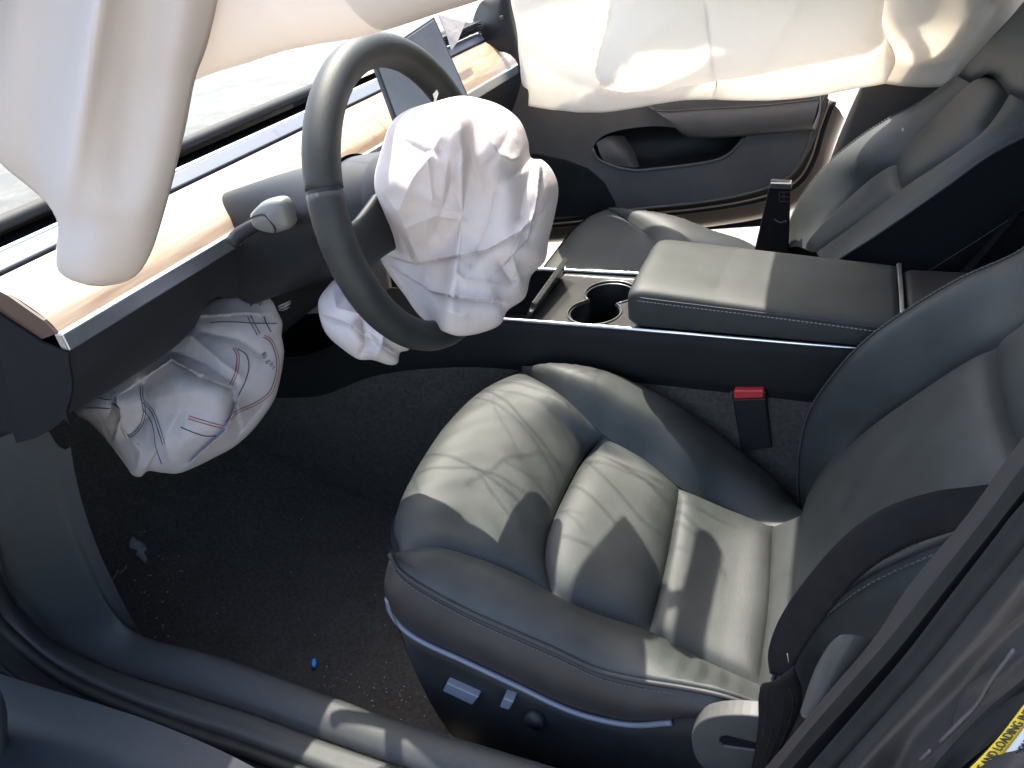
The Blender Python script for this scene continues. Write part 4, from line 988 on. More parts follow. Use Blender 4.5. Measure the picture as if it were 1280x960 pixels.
# hub and spokes
secs = []
for t, r in ((-0.035, 0.06), (-0.03, 0.075), (0.0, 0.08), (0.012, 0.07), (0.015, 0.03)):
    c = WC + WN * (t - 0.012)
    secs.append([c + r * math.cos(a) * WU + r * 0.85 * math.sin(a) * WV for a in np.linspace(0, 2 * math.pi, 33)])
o = gridobj('hub', loft(secs, 48, 16), M_plastic, wh, None)
bm = bmesh.new(); bm.from_mesh(o.data); bmesh.ops.recalc_face_normals(bm, faces=bm.faces); bm.to_mesh(o.data); bm.free()
for a, wd in ((math.radians(184), 0.052), (math.radians(-4), 0.052), (math.radians(270), 0.045)):
    rd = math.cos(a) * WU + math.sin(a) * WV; tn = -math.sin(a) * WU + math.cos(a) * WV
    R = []
    for s_, ww, tt in ((0.05, wd * 0.8, -0.012), (0.10, wd * 0.62, -0.012), (0.14, wd * 0.6, -0.008), (0.182, wd * 0.95, -0.002)):
        c = WC + rd * s_ + WN * tt
        R.append([c + ww * math.cos(b) * tn + 0.011 * math.sin(b) * WN for b in np.linspace(0, 2 * math.pi, 25)])
    o = gridobj('spoke', loft(R, 30, 14), M_plastic, wh, None)
    bm = bmesh.new(); bm.from_mesh(o.data); bmesh.ops.recalc_face_normals(bm, faces=bm.faces); bm.to_mesh(o.data); bm.free()

# ------------------------------------------------------------------ crumpled cloth bags
def tri(x): return np.abs((x % 1.0) - 0.5) * 2
def crumple(X, Y, amp, scale, seed, n=7, warp=0.35):
    r = np.random.default_rng(seed); h = np.zeros_like(X)
    for k in range(n):
        a = r.uniform(0, math.pi); f = scale * r.uniform(0.6, 1.8); ph = r.uniform(0, 1)
        wv = warp * np.sin((X * math.cos(a + 1.3) + Y * math.sin(a + 1.3)) * f * 2.1 + ph * 7)
        m = 0.5 + 0.5 * np.sin((X * math.cos(a * 2 + 0.7) + Y * math.sin(a * 2 + 0.7)) * f * 1.7 + ph * 11)
        h += (tri((X * math.cos(a) + Y * math.sin(a)) * f + wv + ph) - 0.5) * m / (0.6 + 0.4 * f / scale)
    return amp * h / math.sqrt(n)
def seg_dist(X, Y, pts):
    D = np.full(X.shape, 1e9); side = np.zeros(X.shape)
    for (x0, y0), (x1, y1) in zip(pts[:-1], pts[1:]):
        dx, dy = x1 - x0, y1 - y0; l2 = dx * dx + dy * dy
        t = np.clip(((X - x0) * dx + (Y - y0) * dy) / l2, 0, 1)
        d = np.hypot(X - x0 - t * dx, Y - y0 - t * dy)
        sd = np.sign((X - x0) * dy - (Y - y0) * dx)
        m = d < D; D = np.where(m, d, D); side = np.where(m, sd, side)
    return D, side
def relief(X, Y, folds):
    """folds: (polyline px, amplitude m, width px, kind) kind 'r' ridge, 's' step (one side raised), 'b' broad bulge"""
    h = np.zeros_like(X)
    for pts, amp, wd, kind in folds:
        D, sd = seg_dist(X, Y, pts)
        if kind == 'r': h += amp * np.exp(-D / wd)
        elif kind == 's': h += amp * sd * np.exp(-D / wd)
        else: h += amp * np.exp(-(D / wd)**2)
    return h
def bag(name, outline, centre, dome, folds, mat, parent, cr_amp=0.006, cr_scale=0.025, seed=1, back=0.05, nt=200, nr=64, power=2.2, smooth_out=True, tilt=0.0):
    ol = cr(outline, nt, closed=True, smooth=smooth_out)
    c = np.array(centre, float)
    rr = np.linspace(0, 1, nr)**0.85
    A = c[None, None] + (ol[None] - c) * rr[:, None, None]        # (nr, nt, 3) in px, py, depth
    prof = (1 - rr**power)**0.5
    X, Y = A[..., 0], A[..., 1]
    keep = np.clip((1 - rr**10), 0, 1)[:, None]
    h = dome * prof[:, None] + tilt * prof[:, None] * (c[1] - Y) + keep * (relief(X, Y, folds) + crumple(X, Y, cr_amp, cr_scale, seed) + crumple(X, Y, cr_amp * 0.35, cr_scale * 2.7, seed + 5))
    Fp = A.copy(); Fp[..., 2] -= h
    Bp = A.copy()[::-1]; Bp[..., 2] += (back * prof[::-1])[:, None]
    allp = np.concatenate([Fp, Bp[1:]], 0)
    scale = allp[..., 2] / FPX
    cams = np.stack([(allp[..., 0] - 640) * scale, (480 - allp[..., 1]) * scale, -allp[..., 2]], -1)
    Wd = cams @ RC.T + CC
    rows = Wd.shape[0]
    o = mk(name, Wd.reshape(-1, 3), grid_faces(nt, rows, wrap_u=True), mat, parent)
    bm = bmesh.new(); bm.from_mesh(o.data); bmesh.ops.remove_doubles(bm, verts=bm.verts, dist=1e-5); bmesh.ops.recalc_face_normals(bm, faces=bm.faces); bm.to_mesh(o.data); bm.free()
    def surf(px, py, lift=0.001):
        d2 = (Fp[..., 0] - px)**2 + (Fp[..., 1] - py)**2
        i = np.argpartition(d2.ravel(), 4)[:4]
        wts = 1 / (d2.ravel()[i] + 0.05); dep = (Fp[..., 2].ravel()[i] * wts).sum() / wts.sum()
        return PD(px, py, dep - lift)
    return o, surf

def D(pts, d): return [(p[0], p[1], p[2] if len(p) > 2 else d) for p in pts]
db = thing('driver_airbag', 'burst white driver airbag hanging crumpled from the steering wheel hub', 'airbag', tuple(PD(575, 275, 0.98)))
outl = D([(574, 120, .93), (600, 123), (628, 133), (650, 151), (660, 176), (664, 197), (678, 200), (691, 214), (698, 236), (694, 266), (686, 300), (681, 326), (664, 345), (656, 372), (634, 389), (626, 405), (602, 416), (574, 420), (556, 415), (540, 407, 1.03), (522, 392, 1.06), (505, 368, 1.07), (488, 345, 1.06), (474, 320, 1.04), (472, 296, 1.02), (468, 268, 1.0), (461, 240, .99), (466, 216), (477, 186), (488, 155), (508, 138), (540, 128)], 0.97)
folds = [
    ([(574, 128), (560, 200), (552, 270)], 0.012, 20, 'r'),
    ([(576, 140), (592, 205), (604, 235)], -0.012, 14, 'r'),
    ([(600, 150), (622, 190), (640, 200), (660, 195)], 0.018, 12, 'r'),
    ([(560, 130), (545, 185), (515, 225), (500, 262)], 0.014, 12, 'r'),
    ([(500, 175), (530, 190), (548, 188)], -0.012, 9, 'r'),
    ([(545, 290), (560, 240), (572, 190)], -0.013, 9, 'r'),
    ([(490, 322), (520, 330), (560, 322), (610, 312), (650, 290), (680, 262)], 0.012, 9, 's'),
    ([(500, 340), (540, 365), (575, 372), (622, 378), (640, 380)], 0.022, 9, 's'),
    ([(625, 330), (640, 350), (655, 345)], -0.016, 8, 'r'),
    ([(640, 320), (660, 300), (672, 250), (676, 210)], 0.014, 9, 's'),
    ([(666, 200), (655, 240), (650, 270)], -0.014, 9, 'r'),
    ([(478, 240), (500, 270), (520, 320)], 0.012, 11, 'r'),
    ([(488, 330), (497, 345), (510, 360)], -0.012, 7, 'r'),
    ([(530, 350), (545, 385), (580, 395)], 0.014, 12, 'r'),
    ([(520, 150), (535, 200), (540, 250), (530, 300)], 0.006, 6, 'r'), ([(620, 240), (612, 280), (590, 330)], -0.007, 6, 'r'), ([(505, 285), (545, 270), (580, 275)], 0.006, 5, 'r'),
    ([(560, 330), (580, 350), (620, 355)], 0.007, 5, 'r'), ([(640, 160), (620, 195), (600, 215)], -0.007, 6, 'r'), ([(655, 285), (640, 320), (650, 350)], 0.008, 5, 'r'), ([(515, 330), (505, 300), (490, 280)], -0.006, 5, 'r'),
    ([(600, 200), (640, 260), (628, 300)], 0.010, 26, 'b'),
    ([(590, 240), (580, 290), (600, 305)], -0.008, 22, 'b'),
]
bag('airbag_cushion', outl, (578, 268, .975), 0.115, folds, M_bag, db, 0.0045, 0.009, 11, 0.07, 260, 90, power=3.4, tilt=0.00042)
# torn tuft on top
tf = [(540, 132), (543, 124), (541, 118), (546, 112), (548, 116), (545, 125), (549, 131)]
a = [PD(x, y, 0.93) for x, y in tf]; poly('torn_tuft', a, M_bag, db, 0.002, CC)
outl2 = D([(424, 346), (436, 352), (456, 372), (480, 398), (505, 420), (512, 436), (500, 441), (497, 454), (486, 456), (466, 450), (448, 449), (428, 436), (410, 420), (401, 402), (398, 377), (408, 360)], 1.10)
folds2 = [([(415, 360), (420, 385), (450, 392), (470, 398)], 0.016, 8, 'r'), ([(405, 395), (440, 405), (455, 420)], 0.014, 8, 's'), ([(452, 400), (458, 430), (450, 445)], -0.014, 6, 'r'),
          ([(480, 410), (478, 430), (470, 448)], 0.012, 6, 'r'), ([(430, 365), (460, 390)], -0.012, 6, 'r'), ([(465, 425), (490, 440)], 0.010, 6, 's')]
bag('airbag_fold', outl2, (452, 408, 1.09), 0.055, folds2, M_bag, db, 0.005, 0.016, 21, 0.05, 140, 44)

# knee airbag
kb = thing('knee_airbag', 'limp white knee airbag with red and dark stitch lines hanging under the dashboard', 'airbag', tuple(PD(235, 500, 1.22)))
outk = D([(92, 512), (112, 528), (132, 549), (150, 572), (160, 586), (166, 594), (176, 596), (184, 589), (203, 591), (222, 592), (246, 583), (268, 572), (292, 559), (313, 541), (330, 520), (344, 497), (351, 470), (355, 440), (352, 418), (353, 404), (347, 390), (338, 374), (318, 366), (290, 365), (240, 385), (180, 430), (120, 480)], 1.24)
foldk = [([(185, 470), (215, 450), (250, 470), (290, 485), (296, 510)], 0.020, 12, 's'), ([(220, 440), (260, 455), (292, 478)], -0.014, 8, 'r'), ([(240, 420), (275, 452), (300, 470)], 0.014, 8, 'r'),
         ([(255, 415), (300, 425), (330, 445)], -0.010, 8, 'r'), ([(140, 485), (150, 520), (142, 545)], 0.018, 9, 's'), ([(180, 480), (185, 520), (160, 545)], -0.018, 8, 'r'),
         ([(190, 520), (205, 550), (215, 580)], 0.010, 8, 'r'), ([(296, 505), (280, 540), (240, 575)], 0.018, 8, 's'), ([(160, 545), (175, 565), (170, 590)], 0.012, 7, 'r'),
         ([(260, 395), (310, 392), (350, 395)], 0.012, 6, 's'), ([(290, 560), (300, 540), (330, 505)], -0.010, 10, 'r'), ([(225, 480), (270, 490), (280, 530), (220, 555)], 0.014, 26, 'b')]
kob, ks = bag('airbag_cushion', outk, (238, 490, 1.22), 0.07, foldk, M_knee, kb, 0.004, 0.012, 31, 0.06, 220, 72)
def kline(pts, mat, r=0.00065, name='stitch_line'):
    q = cr([np.array([*p, 0.0]) for p in pts], max(8, int(len(pts) * 9)))
    V, F = tube_vf(np.array([ks(a, b) for a, b, _ in q]), r, 5); return mk(name, V, F, mat, kb)
def kpair(pts, mat, off=3.0, mat2=None):
    kline(pts, mat); p = np.array(pts, float); t = np.gradient(p, axis=0); n = np.stack([-t[:, 1], t[:, 0]], 1); n /= np.linalg.norm(n, axis=1, keepdims=True)
    kline([tuple(a) for a in p + n * off], mat2 or mat)
kpair([(236, 520), (252, 525), (266, 529), (278, 532)], M_red_t, 3.5)
kline([(226, 534), (240, 540), (256, 545), (270, 545)], M_blk_t, 0.0008)
kpair([(330, 419), (338, 423), (345, 435), (349, 455), (346, 475), (338, 493), (318, 507), (296, 517), (284, 530)], M_red_t, 3.0, M_blk_t)
kline([(263, 403), (285, 402), (320, 404), (346, 404)], M_blk_t, 0.0008)
kpair([(294, 434), (299, 445), (297, 465), (290, 482)], M_red_t, 3.0, M_blk_t)
kline([(297, 436), (308, 444), (311, 460), (306, 478), (298, 494)], M_blk_t, 0.0008)
kpair([(313, 394), (319, 406), (325, 417)], M_blk_t, 4.0)
kline([(330, 396), (333, 404), (339, 415)], M_blk_t, 0.0009)
kpair([(180, 503), (182, 517), (177, 533), (166, 545), (158, 547)], M_grn_t, 3.0)
kpair([(178, 482), (180, 500), (192, 514), (200, 535), (206, 555)], M_blu_t, 3.0, M_blk_t)
kline([(178, 510), (190, 530), (195, 560), (202, 580)], M_blu_t, 0.0008)
kline([(119, 496), (130, 499), (139, 500)], M_grn_t); kline([(105, 510), (120, 510), (138, 511)], M_blk_t, 0.0006)
for t, px, py, ang, sz in (('Right', 326, 443, -52, 8.6), ('60', 318, 379, -20, 8)):
    k = 0
    for i, ch in enumerate(t):
        x = px + i * sz * 0.62 * math.cos(math.radians(-ang)) ; y = py + i * sz * 0.62 * math.sin(math.radians(-ang))
        o3 = ks(x, y, 0.002); a2 = math.radians(ang)
        ex = RC @ np.array([math.cos(a2), math.sin(a2), 0]); uy = RC @ np.array([-math.sin(a2), math.cos(a2), 0]); ez = RC[:, 2]
        m = Matrix(((ex[0], uy[0], ez[0], o3[0]), (ex[1], uy[1], ez[1], o3[1]), (ex[2], uy[2], ez[2], o3[2]), (0, 0, 0, 1)))
        text_obj('lettering', ch, sz * 1.24 / FPX * 1.0, M_ink, kb, m)
# scorched corner and frayed threads
sc_pts = [(139, 505), (150, 512), (152, 535), (160, 548), (172, 556), (182, 570), (184, 588), (176, 596), (166, 594), (160, 586), (150, 572), (134, 549), (132, 530)]
G = [ks(x, y, 0.0025) for x, y in sc_pts]; poly('scorched_patch', G, M_stain, kb, 0.0015, CC)
for k in range(9):
    x0, y0 = 350 + random.uniform(-3, 2), 386 + random.uniform(-4, 4)
    p = [PD(x0, y0, 1.2), PD(x0 + 6, y0 - 2 + random.uniform(-3, 3), 1.19), PD(x0 + random.uniform(9, 17), y0 + random.uniform(-8, 4), 1.19)]
    tube('frayed_thread', p, 0.0004, M_knee, kb, 4, n=8)

# ------------------------------------------------------------------ curtain airbags
def curtain_near():
    c = thing('near_curtain_airbag', 'blurred white curtain airbag hanging closest to the camera at upper left', 'airbag', (-0.45, -0.46, 1.2))
    # hanging tube at the front
    lef = [(-90, -230), (-60, -60), (-55, 60), (-30, 150), (0, 203), (34, 232), (60, 256), (73, 284), (69, 318), (72, 338), (88, 350), (112, 357)]
    rig = [(300, -230), (280, -60), (272, 0), (258, 60), (245, 95), (232, 160), (214, 235), (195, 300), (186, 322), (172, 343), (152, 354), (128, 358)]
    n = 60; A = cr([np.array([*p, 0.]) for p in lef], n); B = cr([np.array([*p, 0.]) for p in rig], n)
    rows = []
    for t in np.linspace(0, 1, 44):
        q = A * (1 - t) + B * t
        row = []
        for i in range(n):
            px, py = q[i][:2]
            env = min(1.0, (n - 1 - i) / 12.0)**0.5
            ph = 0.040 * math.sin(math.pi * min(1, max(0, t)))**0.8 if t > 0.0 else 0
            rdg = 0.009 * math.exp(-((px - (122 - 0.17 * py)) / 17.0)**2) - 0.006 * math.exp(-((px - 40 + 0.05 * py) / 26.0)**2)
            fold = 0.004 * math.sin(px * 0.06 + py * 0.008) 
            row.append(P(px, py, y=-0.47 - env * (ph + rdg + fold)))
        rows.append(row)
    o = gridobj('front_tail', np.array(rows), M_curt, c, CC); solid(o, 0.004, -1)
    # rear part: puffed lower hem running back under the roof
    hem = [(120, 150), (180, 125), (235, 104), (262, 93), (300, 82), (345, 67), (400, 55), (450, 47), (500, 33), (545, 18), (580, 7), (600, 0), (640, -18), (760, -80), (900, -160)]
    H = [P(*p, y=-0.43) for p in hem]
    H = cr(H, 60)
    def upp(dz, dy): return np.array([(q[0], q[1] + dy, q[2] + dz) for q in H])
    G = loft([upp(0.03, 0.03), upp(0.004, 0.012), H, upp(0.006, -0.018), upp(0.03, -0.032), upp(0.09, -0.035), upp(0.17, -0.02), upp(0.23, -0.01)], 60, 30)
    o = gridobj('rear_chamber', G, M_curt, c, CC)
    return c
curtain_near()

def curtain_far():
    c = thing('far_curtain_airbag', 'glowing white curtain airbag hanging across the passenger door window', 'airbag', (-0.2, 1.02, 1.0))
    bot = [(640, 6), (648, 42), (651, 78), (654, 106), (661, 112), (661, 131), (690, 137), (750, 140), (800, 134), (822, 130), (862, 125), (905, 125), (960, 125), (1010, 121), (1062, 112), (1107, 104)]
    BX = cr([np.array([*p, 0.]) for p in bot[6:]], 90)
    # heightfield over (x along car, z): rows from hem up to the rail
    topz = 1.31
    Y0 = 1.02
    rows = []
    nv = 90
    left = cr([P(*p, y=Y0) for p in bot[:6]] , nv)
    lowr = np.array([P(q[0], q[1], y=Y0) for q in BX])
    full = np.vstack([P(661, 132, y=Y0)[None], lowr])
    full = cr(full, 110)
    tops = np.stack([np.linspace(left[0][0] - 0.02, full[-1][0] + 0.035, 110), np.full(110, Y0 + 0.02), np.full(110, topz)], 1)
    lc = np.vstack([full[0], left[::-1], [tops[0]]]); rc_ = [full[-1], full[-1] + np.array([0.012, 0, 0.05]), P(1100, 20, y=Y0), tops[-1]]
    G = coons(full, tops, lc, rc_, 110, nv)
    # image positions of every vertex, for the chamber outlines
    d = G - CC; cc = d @ RC
    PX = 640 - FPX * cc[..., 0] / cc[..., 2]; PY = 480 + FPX * cc[..., 1] / cc[..., 2]
    ch = [(775, -40), (765, 20), (752, 70), (748, 92), (757, 108), (785, 113), (830, 110), (885, 101), (950, 92), (1020, 80), (1085, 66), (1104, 52), (1100, 10), (1096, -40)]
    Dd, _ = seg_dist(PX, PY, ch)
    # inside test
    ins = np.zeros(PX.shape, bool); j = len(ch) - 1
    for i in range(len(ch)):
        xi, yi = ch[i]; xj, yj = ch[j]
        cnd = ((yi > PY) != (yj > PY)) & (PX < (xj - xi) * (PY - yi) / (yj - yi + 1e-9) + xi)
        ins ^= cnd; j = i
    h = np.where(ins, 0.075 * np.sqrt(1 - np.exp(-Dd / 26.0)), 0)
    # small left chamber with its round seam
    rr = np.hypot((PX - 708) / 62, (PY - 8) / 52)
    h += np.where(rr < 1, 0.03 * np.sqrt(np.clip(1 - rr**3, 0, 1)), 0)
    h += relief(PX, PY, [([(888, -20), (893, 50), (897, 95), (892, 125)], -0.008, 7, 'r'), ([(724, 132), (722, 110)], 0.006, 6, 'r'), ([(655, 60), (690, 90), (742, 112)], 0.008, 14, 'r'),
                         ([(760, 118), (830, 122), (900, 112)], -0.004, 8, 'r'), ([(950, 85), (975, 40), (1000, 0)], 0.008, 14, 'r'), ([(800, 60), (840, 20)], 0.006, 20, 'r')])
    h += crumple(PX, PY, 0.003, 0.018, 44) * np.clip(1 - ins * 0.6, 0, 1)
    G = G + np.array([0, -1, 0]) * h[..., None]
    o = gridobj('curtain_panel', G, M_curt2, c, (0, -5, 1)); solid(o, 0.004, 1)
    cham = c
    # seam thread
    def surf(px, py):
        k = np.argmin((PX - px)**2 + (PY - py)**2); return G.reshape(-1, 3)[k]
    tube('seam_thread', [surf(x, y) + np.array([0, -0.002, 0]) for x, y in [(888, 2), (890, 25), (893, 50), (896, 75), (897, 95), (894, 110), (892, 122)]], 0.0011, M_ink, c, 5, n=24)
    th = np.linspace(0.1, 2.3, 24)
    tube('round_seam', [surf(708 + 62 * math.cos(a), 8 + 52 * math.sin(a)) + np.array([0, -0.001, 0]) for a in th], 0.0009, M_thread, c, 5, n=40)
    # rear section, brighter, behind the seat shoulder
    b2 = [(1106, 104), (1130, 107), (1165, 108), (1188, 104), (1205, 92), (1228, 68), (1262, 30), (1290, 0), (1330, -40)]
    L2 = cr([P(*p, y=1.06) for p in b2], 70)
    T2 = np.stack([np.linspace(L2[0][0] - 0.01, L2[-1][0] + 0.1, 70), np.full(70, 1.05), np.full(70, 1.32)], 1)
    G2 = coons(L2, T2, [L2[0], P(1100, 40, y=1.06), T2[0]], [L2[-1], T2[-1]], 70, 50)
    d = G2 - CC; cc = d @ RC; PX2 = 640 - FPX * cc[..., 0] / cc[..., 2]; PY2 = 480 + FPX * cc[..., 1] / cc[..., 2]
    h2 = 0.05 * np.exp(-((PX2 - 1150) / 45)**2 - ((PY2 - 30) / 45)**2) + relief(PX2, PY2, [([(1120, 76), (1160, 82), (1200, 76)], -0.012, 9, 'r'), ([(1205, 30), (1212, 8), (1235, 0)], 0.014, 8, 'r'), ([(1180, 108), (1210, 60), (1245, 10)], 0.014, 12, 'r')])
    o = gridobj('rear_panel', G2 + np.array([0, -1, 0]) * h2[..., None], M_curt2, c, (0, -5, 1)); solid(o, 0.003, 1)
curtain_far()

# ------------------------------------------------------------------ torn scraps on the dash, dark A-pillar cover
scrap = poly('torn_scrap', [P(554, 14, x=-0.90), P(576, 8, x=-0.90), P(600, 0, x=-0.88), P(606, -12, x=-0.88), P(560, -14, x=-0.9), P(540, -5, x=-0.9)], M_bag, None, 0.003, CC)
tag(scrap, 'torn white airbag scrap lying behind the top of the touchscreen', 'scrap')
sc2 = poly('torn_scrap', [P(548, 18, x=-0.84), P(574, 8, x=-0.84), P(581, 30, x=-0.82), P(572, 52, x=-0.81), P(565, 62, x=-0.81), P(560, 45, x=-0.82)], M_bag, None, 0.003, CC)
tag(sc2, 'pointed white cloth flap hanging beside the right edge of the touchscreen', 'scrap')
ap = thing('pillar_cover', 'black broken pillar cover standing at the far end of the dashboard', 'pillar cover', tuple(P(620, 60, y=1.05)))
ac = [[(588, 42), (592, 22), (600, 4), (612, -4)], [(606, 62), (612, 34), (618, 14), (624, -2)], [(640, 70), (640, 50), (634, 20), (630, -6)], [(655, 105), (652, 70), (645, 30), (638, -8)]]
gridobj('cover_shell', loft([[P(*p, y=yy) for p in cc_] for cc_, yy in zip(ac, (1.12, 1.06, 1.04, 1.07))], 20, 16), M_plastic, ap, CC)
lowc = [[(640, 92), (652, 106), (656, 160)], [(655, 100), (662, 140), (664, 200)], [(700, 140), (720, 145), (720, 200)]]
box('cover_clip', tuple(P(627, 22, y=1.03) - 0.004), tuple(P(627, 22, y=1.03) + 0.004), M_grey, ap, 0.001)

# ------------------------------------------------------------------ passenger door, standing ajar
def door():
    d = thing('passenger_door', 'dark passenger door standing ajar with armrest and map pocket', 'car door', (-0.85, 1.12, 0.25))
    hx, hy, k = -0.90, 1.10, 0.16     # hinge point and swing slope
    nrm = np.array([k, -1.0, 0.0]); nrm /= np.linalg.norm(nrm)
    def Q(px, py, o=0.0): return PN(px, py, np.array([hx, hy, 0]) + nrm * o, nrm)
    def W(x, z, o=0.0): return np.array([x, hy + k * (x - hx), z]) + nrm * o
    # main skin: outline by rows
    topl = [W(-1.0, 0.86), W(-0.5, 0.86), Q(1040, 95)]
    rows = [[Q(560, 110), Q(750, 112), Q(1036, 112)], [Q(560, 150), Q(750, 160), Q(1022, 150)], [Q(560, 200), Q(750, 210), Q(1008, 200)], [Q(560, 240), Q(750, 250), Q(990, 222)], [Q(560, 268), Q(680, 270), Q(800, 262), Q(900, 248), Q(960, 232), Q(985, 222)]]
    G = loft(rows, 50, 40)
    pts = [(560, 100), (1040, 100), (1028, 150), (1012, 190), (992, 222), (960, 235), (900, 249), (800, 263), (680, 271), (560, 276)]
    # skin with the map pocket cut out
    pk = [(741, 188), (746, 176), (760, 167), (790, 160), (830, 158), (880, 166), (934, 166), (928, 176), (912, 192), (895, 200), (862, 206), (820, 211), (795, 213), (768, 208), (750, 200)]
    bm = bmesh.new()
    ov = [bm.verts.new(q) for q in cr([Q(*p) for p in pts], 80, closed=True, smooth=False)]
    iv = [bm.verts.new(q) for q in cr([Q(*p) for p in pk], 60, closed=True)]
    es = [bm.edges.new((ov[i], ov[(i + 1) % 80])) for i in range(80)] + [bm.edges.new((iv[i], iv[(i + 1) % 60])) for i in range(60)]
    bmesh.ops.triangle_fill(bm, use_beauty=True, edges=es); bm.verts.index_update()
    V = [np.array(v.co) for v in bm.verts]; F = []
    for f in bm.faces:
        ii = [v.index for v in f.verts]; a, b, c_ = [V[i] for i in ii]
        F.append(ii if np.cross(b - a, c_ - a) @ nrm > 0 else ii[::-1])
    bm.free()
    mk('door_panel', V, F, M_door, d, smooth=False)
    ring = cr([Q(*p) for p in pk], 60, closed=True); cen = ring.mean(0)
    r2 = ring + (cen - ring) * 0.05 - nrm * 0.03; r3 = ring + (cen - ring) * 0.16 - nrm * 0.07
    Vp = np.vstack([ring, r2, r3, [cen - nrm * 0.07]]); Fp = grid_faces(60, 3, wrap_u=True) + [(120 + i, 120 + (i + 1) % 60, 180) for i in range(60)]
    a, b, c_ = Vp[120], Vp[121], Vp[180]
    if np.cross(b - a, c_ - a) @ nrm < 0: Fp = [f[::-1] for f in Fp]
    pkt = mk('map_pocket', Vp, Fp, M_plastic, d)
    tube('pocket_lip', [Q(*p, 0.002) for p in [(741, 186), (747, 198), (768, 208), (795, 213), (820, 211), (862, 206), (895, 200), (912, 192), (930, 172)]], 0.004, M_door, pkt, 8, n=40)
    # swelling cup at the front of the pocket
    sp = [[Q(745, 178, -0.002), Q(755, 200, -0.002), Q(778, 208, -0.002)], [Q(762, 170, -0.02), Q(775, 190, 0.0), Q(790, 209, -0.004)], [Q(780, 170, -0.05), Q(792, 188, -0.04), Q(800, 210, -0.03)]]
    gridobj('pocket_cup', loft(sp, 16, 12), M_door, pkt, CC)
    # armrest
    up = [(800, 128), (822, 122), (860, 116), (960, 112), (1022, 112)]
    ed = [(818, 138), (832, 139), (880, 136), (960, 131), (1024, 124)]
    lo = [(838, 152), (852, 166), (880, 169), (950, 164), (1016, 158)]
    R = [[Q(*p, 0.01) for p in up], [Q(*p, 0.045) for p in ed], [0.5 * (Q(*a, 0.055) + Q(*b, 0.055)) for a, b in zip(ed, lo)], [Q(*p, 0.045) for p in lo], [Q(p[0] + 6, p[1] + 4, 0.0) for p in lo]]
    G = loft(R, 50, 26)
    gridobj('armrest', G, M_door, d, CC)
    tp = [(806, 130), (826, 124), (865, 117), (960, 113), (1020, 113)]
    G = loft([[Q(*p, 0.016) for p in tp], [Q(*p, 0.034) + np.array([0, 0, 0.004]) for p in [(816, 134), (835, 132), (880, 129), (960, 124), (1022, 119)]], [Q(*p, 0.046) for p in ed]], 50, 10)
    gridobj('armrest_pad', G, M_leather2, d, CC + np.array([0, 0, 3]))
    tube('armrest_seam', [Q(*p, 0.0475) for p in ed], 0.0016, M_thread, d, 6, n=40)
    eg = [Q(*p, 0.03) for p in [(1024, 122), (1022, 140), (1014, 160)]]
    gridobj('armrest_end', loft([[Q(1025, 120, 0.045), Q(1023, 140, 0.05), Q(1015, 160, 0.045)], [Q(1027, 118, 0.0), Q(1026, 140, 0.0), Q(1020, 164, 0.0)]], 10, 6), M_door, d, (6, 0, 1))
    # lower front speaker cover
    spk = [(640, 192), (670, 194), (705, 201), (735, 212), (755, 230), (768, 254), (770, 268), (640, 274)]
    gr = poly('speaker_cover', [Q(*p, 0.012) for p in spk], M_plastic, d, 0.012, CC)
    # pale edge lines and weather strip along the bottom and rear
    bt = [(640, 276), (700, 272), (760, 265), (828, 258), (880, 252), (930, 243), (965, 232), (990, 217), (1006, 190), (1018, 150), (1030, 118)]
    tube('edge_bead', [Q(*p, 0.004) for p in bt], 0.0035, nmat('bead', (0.16, 0.14, 0.12), rough=0.35), d, 6, n=70)
    def sh(dx, dy): return [(p[0] + dx * min(1, max(0, (p[0] - 640) / 330)), p[1] + dy) for p in bt]
    tube('door_weatherstrip', [Q(*p, -0.01) for p in sh(12, 9)], 0.008, M_rubber, d, 8, n=70)
    tube('edge_bead', [Q(*p, -0.002) for p in sh(8, 7)], 0.003, nmat('tan_bead', (0.30, 0.22, 0.15), rough=0.35), d, 6, n=70)
    G = loft([[Q(*p, -0.004) for p in bt], [Q(*p, -0.03) for p in sh(18, 18)], [Q(*p, -0.05) for p in sh(24, 28)], [Q(*p, -0.10) for p in sh(26, 30)]], 70, 14)
    gridobj('door_shell', G, nmat('door_shell_paint', (0.13, 0.105, 0.085), rough=0.4, metal=0.3, coat=0.3), d, CC)
    # outer skin so the door has depth
    gridobj('outer_skin', loft([[W(-1.0, 0.30, -0.12), W(-0.10, 0.34, -0.12)], [W(-1.0, 0.6, -0.15), W(-0.02, 0.62, -0.15)], [W(-1.0, 0.86, -0.10), W(0.0, 0.86, -0.10)]], 16, 12), M_paint, d, (0, 9, 0))
    box('door_latch', tuple(Q(1026, 140, -0.012) - 0.008), tuple(Q(1026, 140, -0.012) + 0.008), M_silver, d, 0.001)
    # window frame rail behind the curtain
    tube('window_sill', [W(-0.95, 0.855, -0.02), W(0.0, 0.855, -0.02)], 0.018, M_rubber, d, 8, n=12)
    tube('window_frame', [W(-0.95, 0.86, -0.05), W(-0.6, 1.12, -0.02), W(-0.25, 1.30, 0.02), W(0.02, 1.32, 0.02), W(-0.0, 0.86, -0.05)], 0.016, M_rubber, d, 8, n=30)
door()

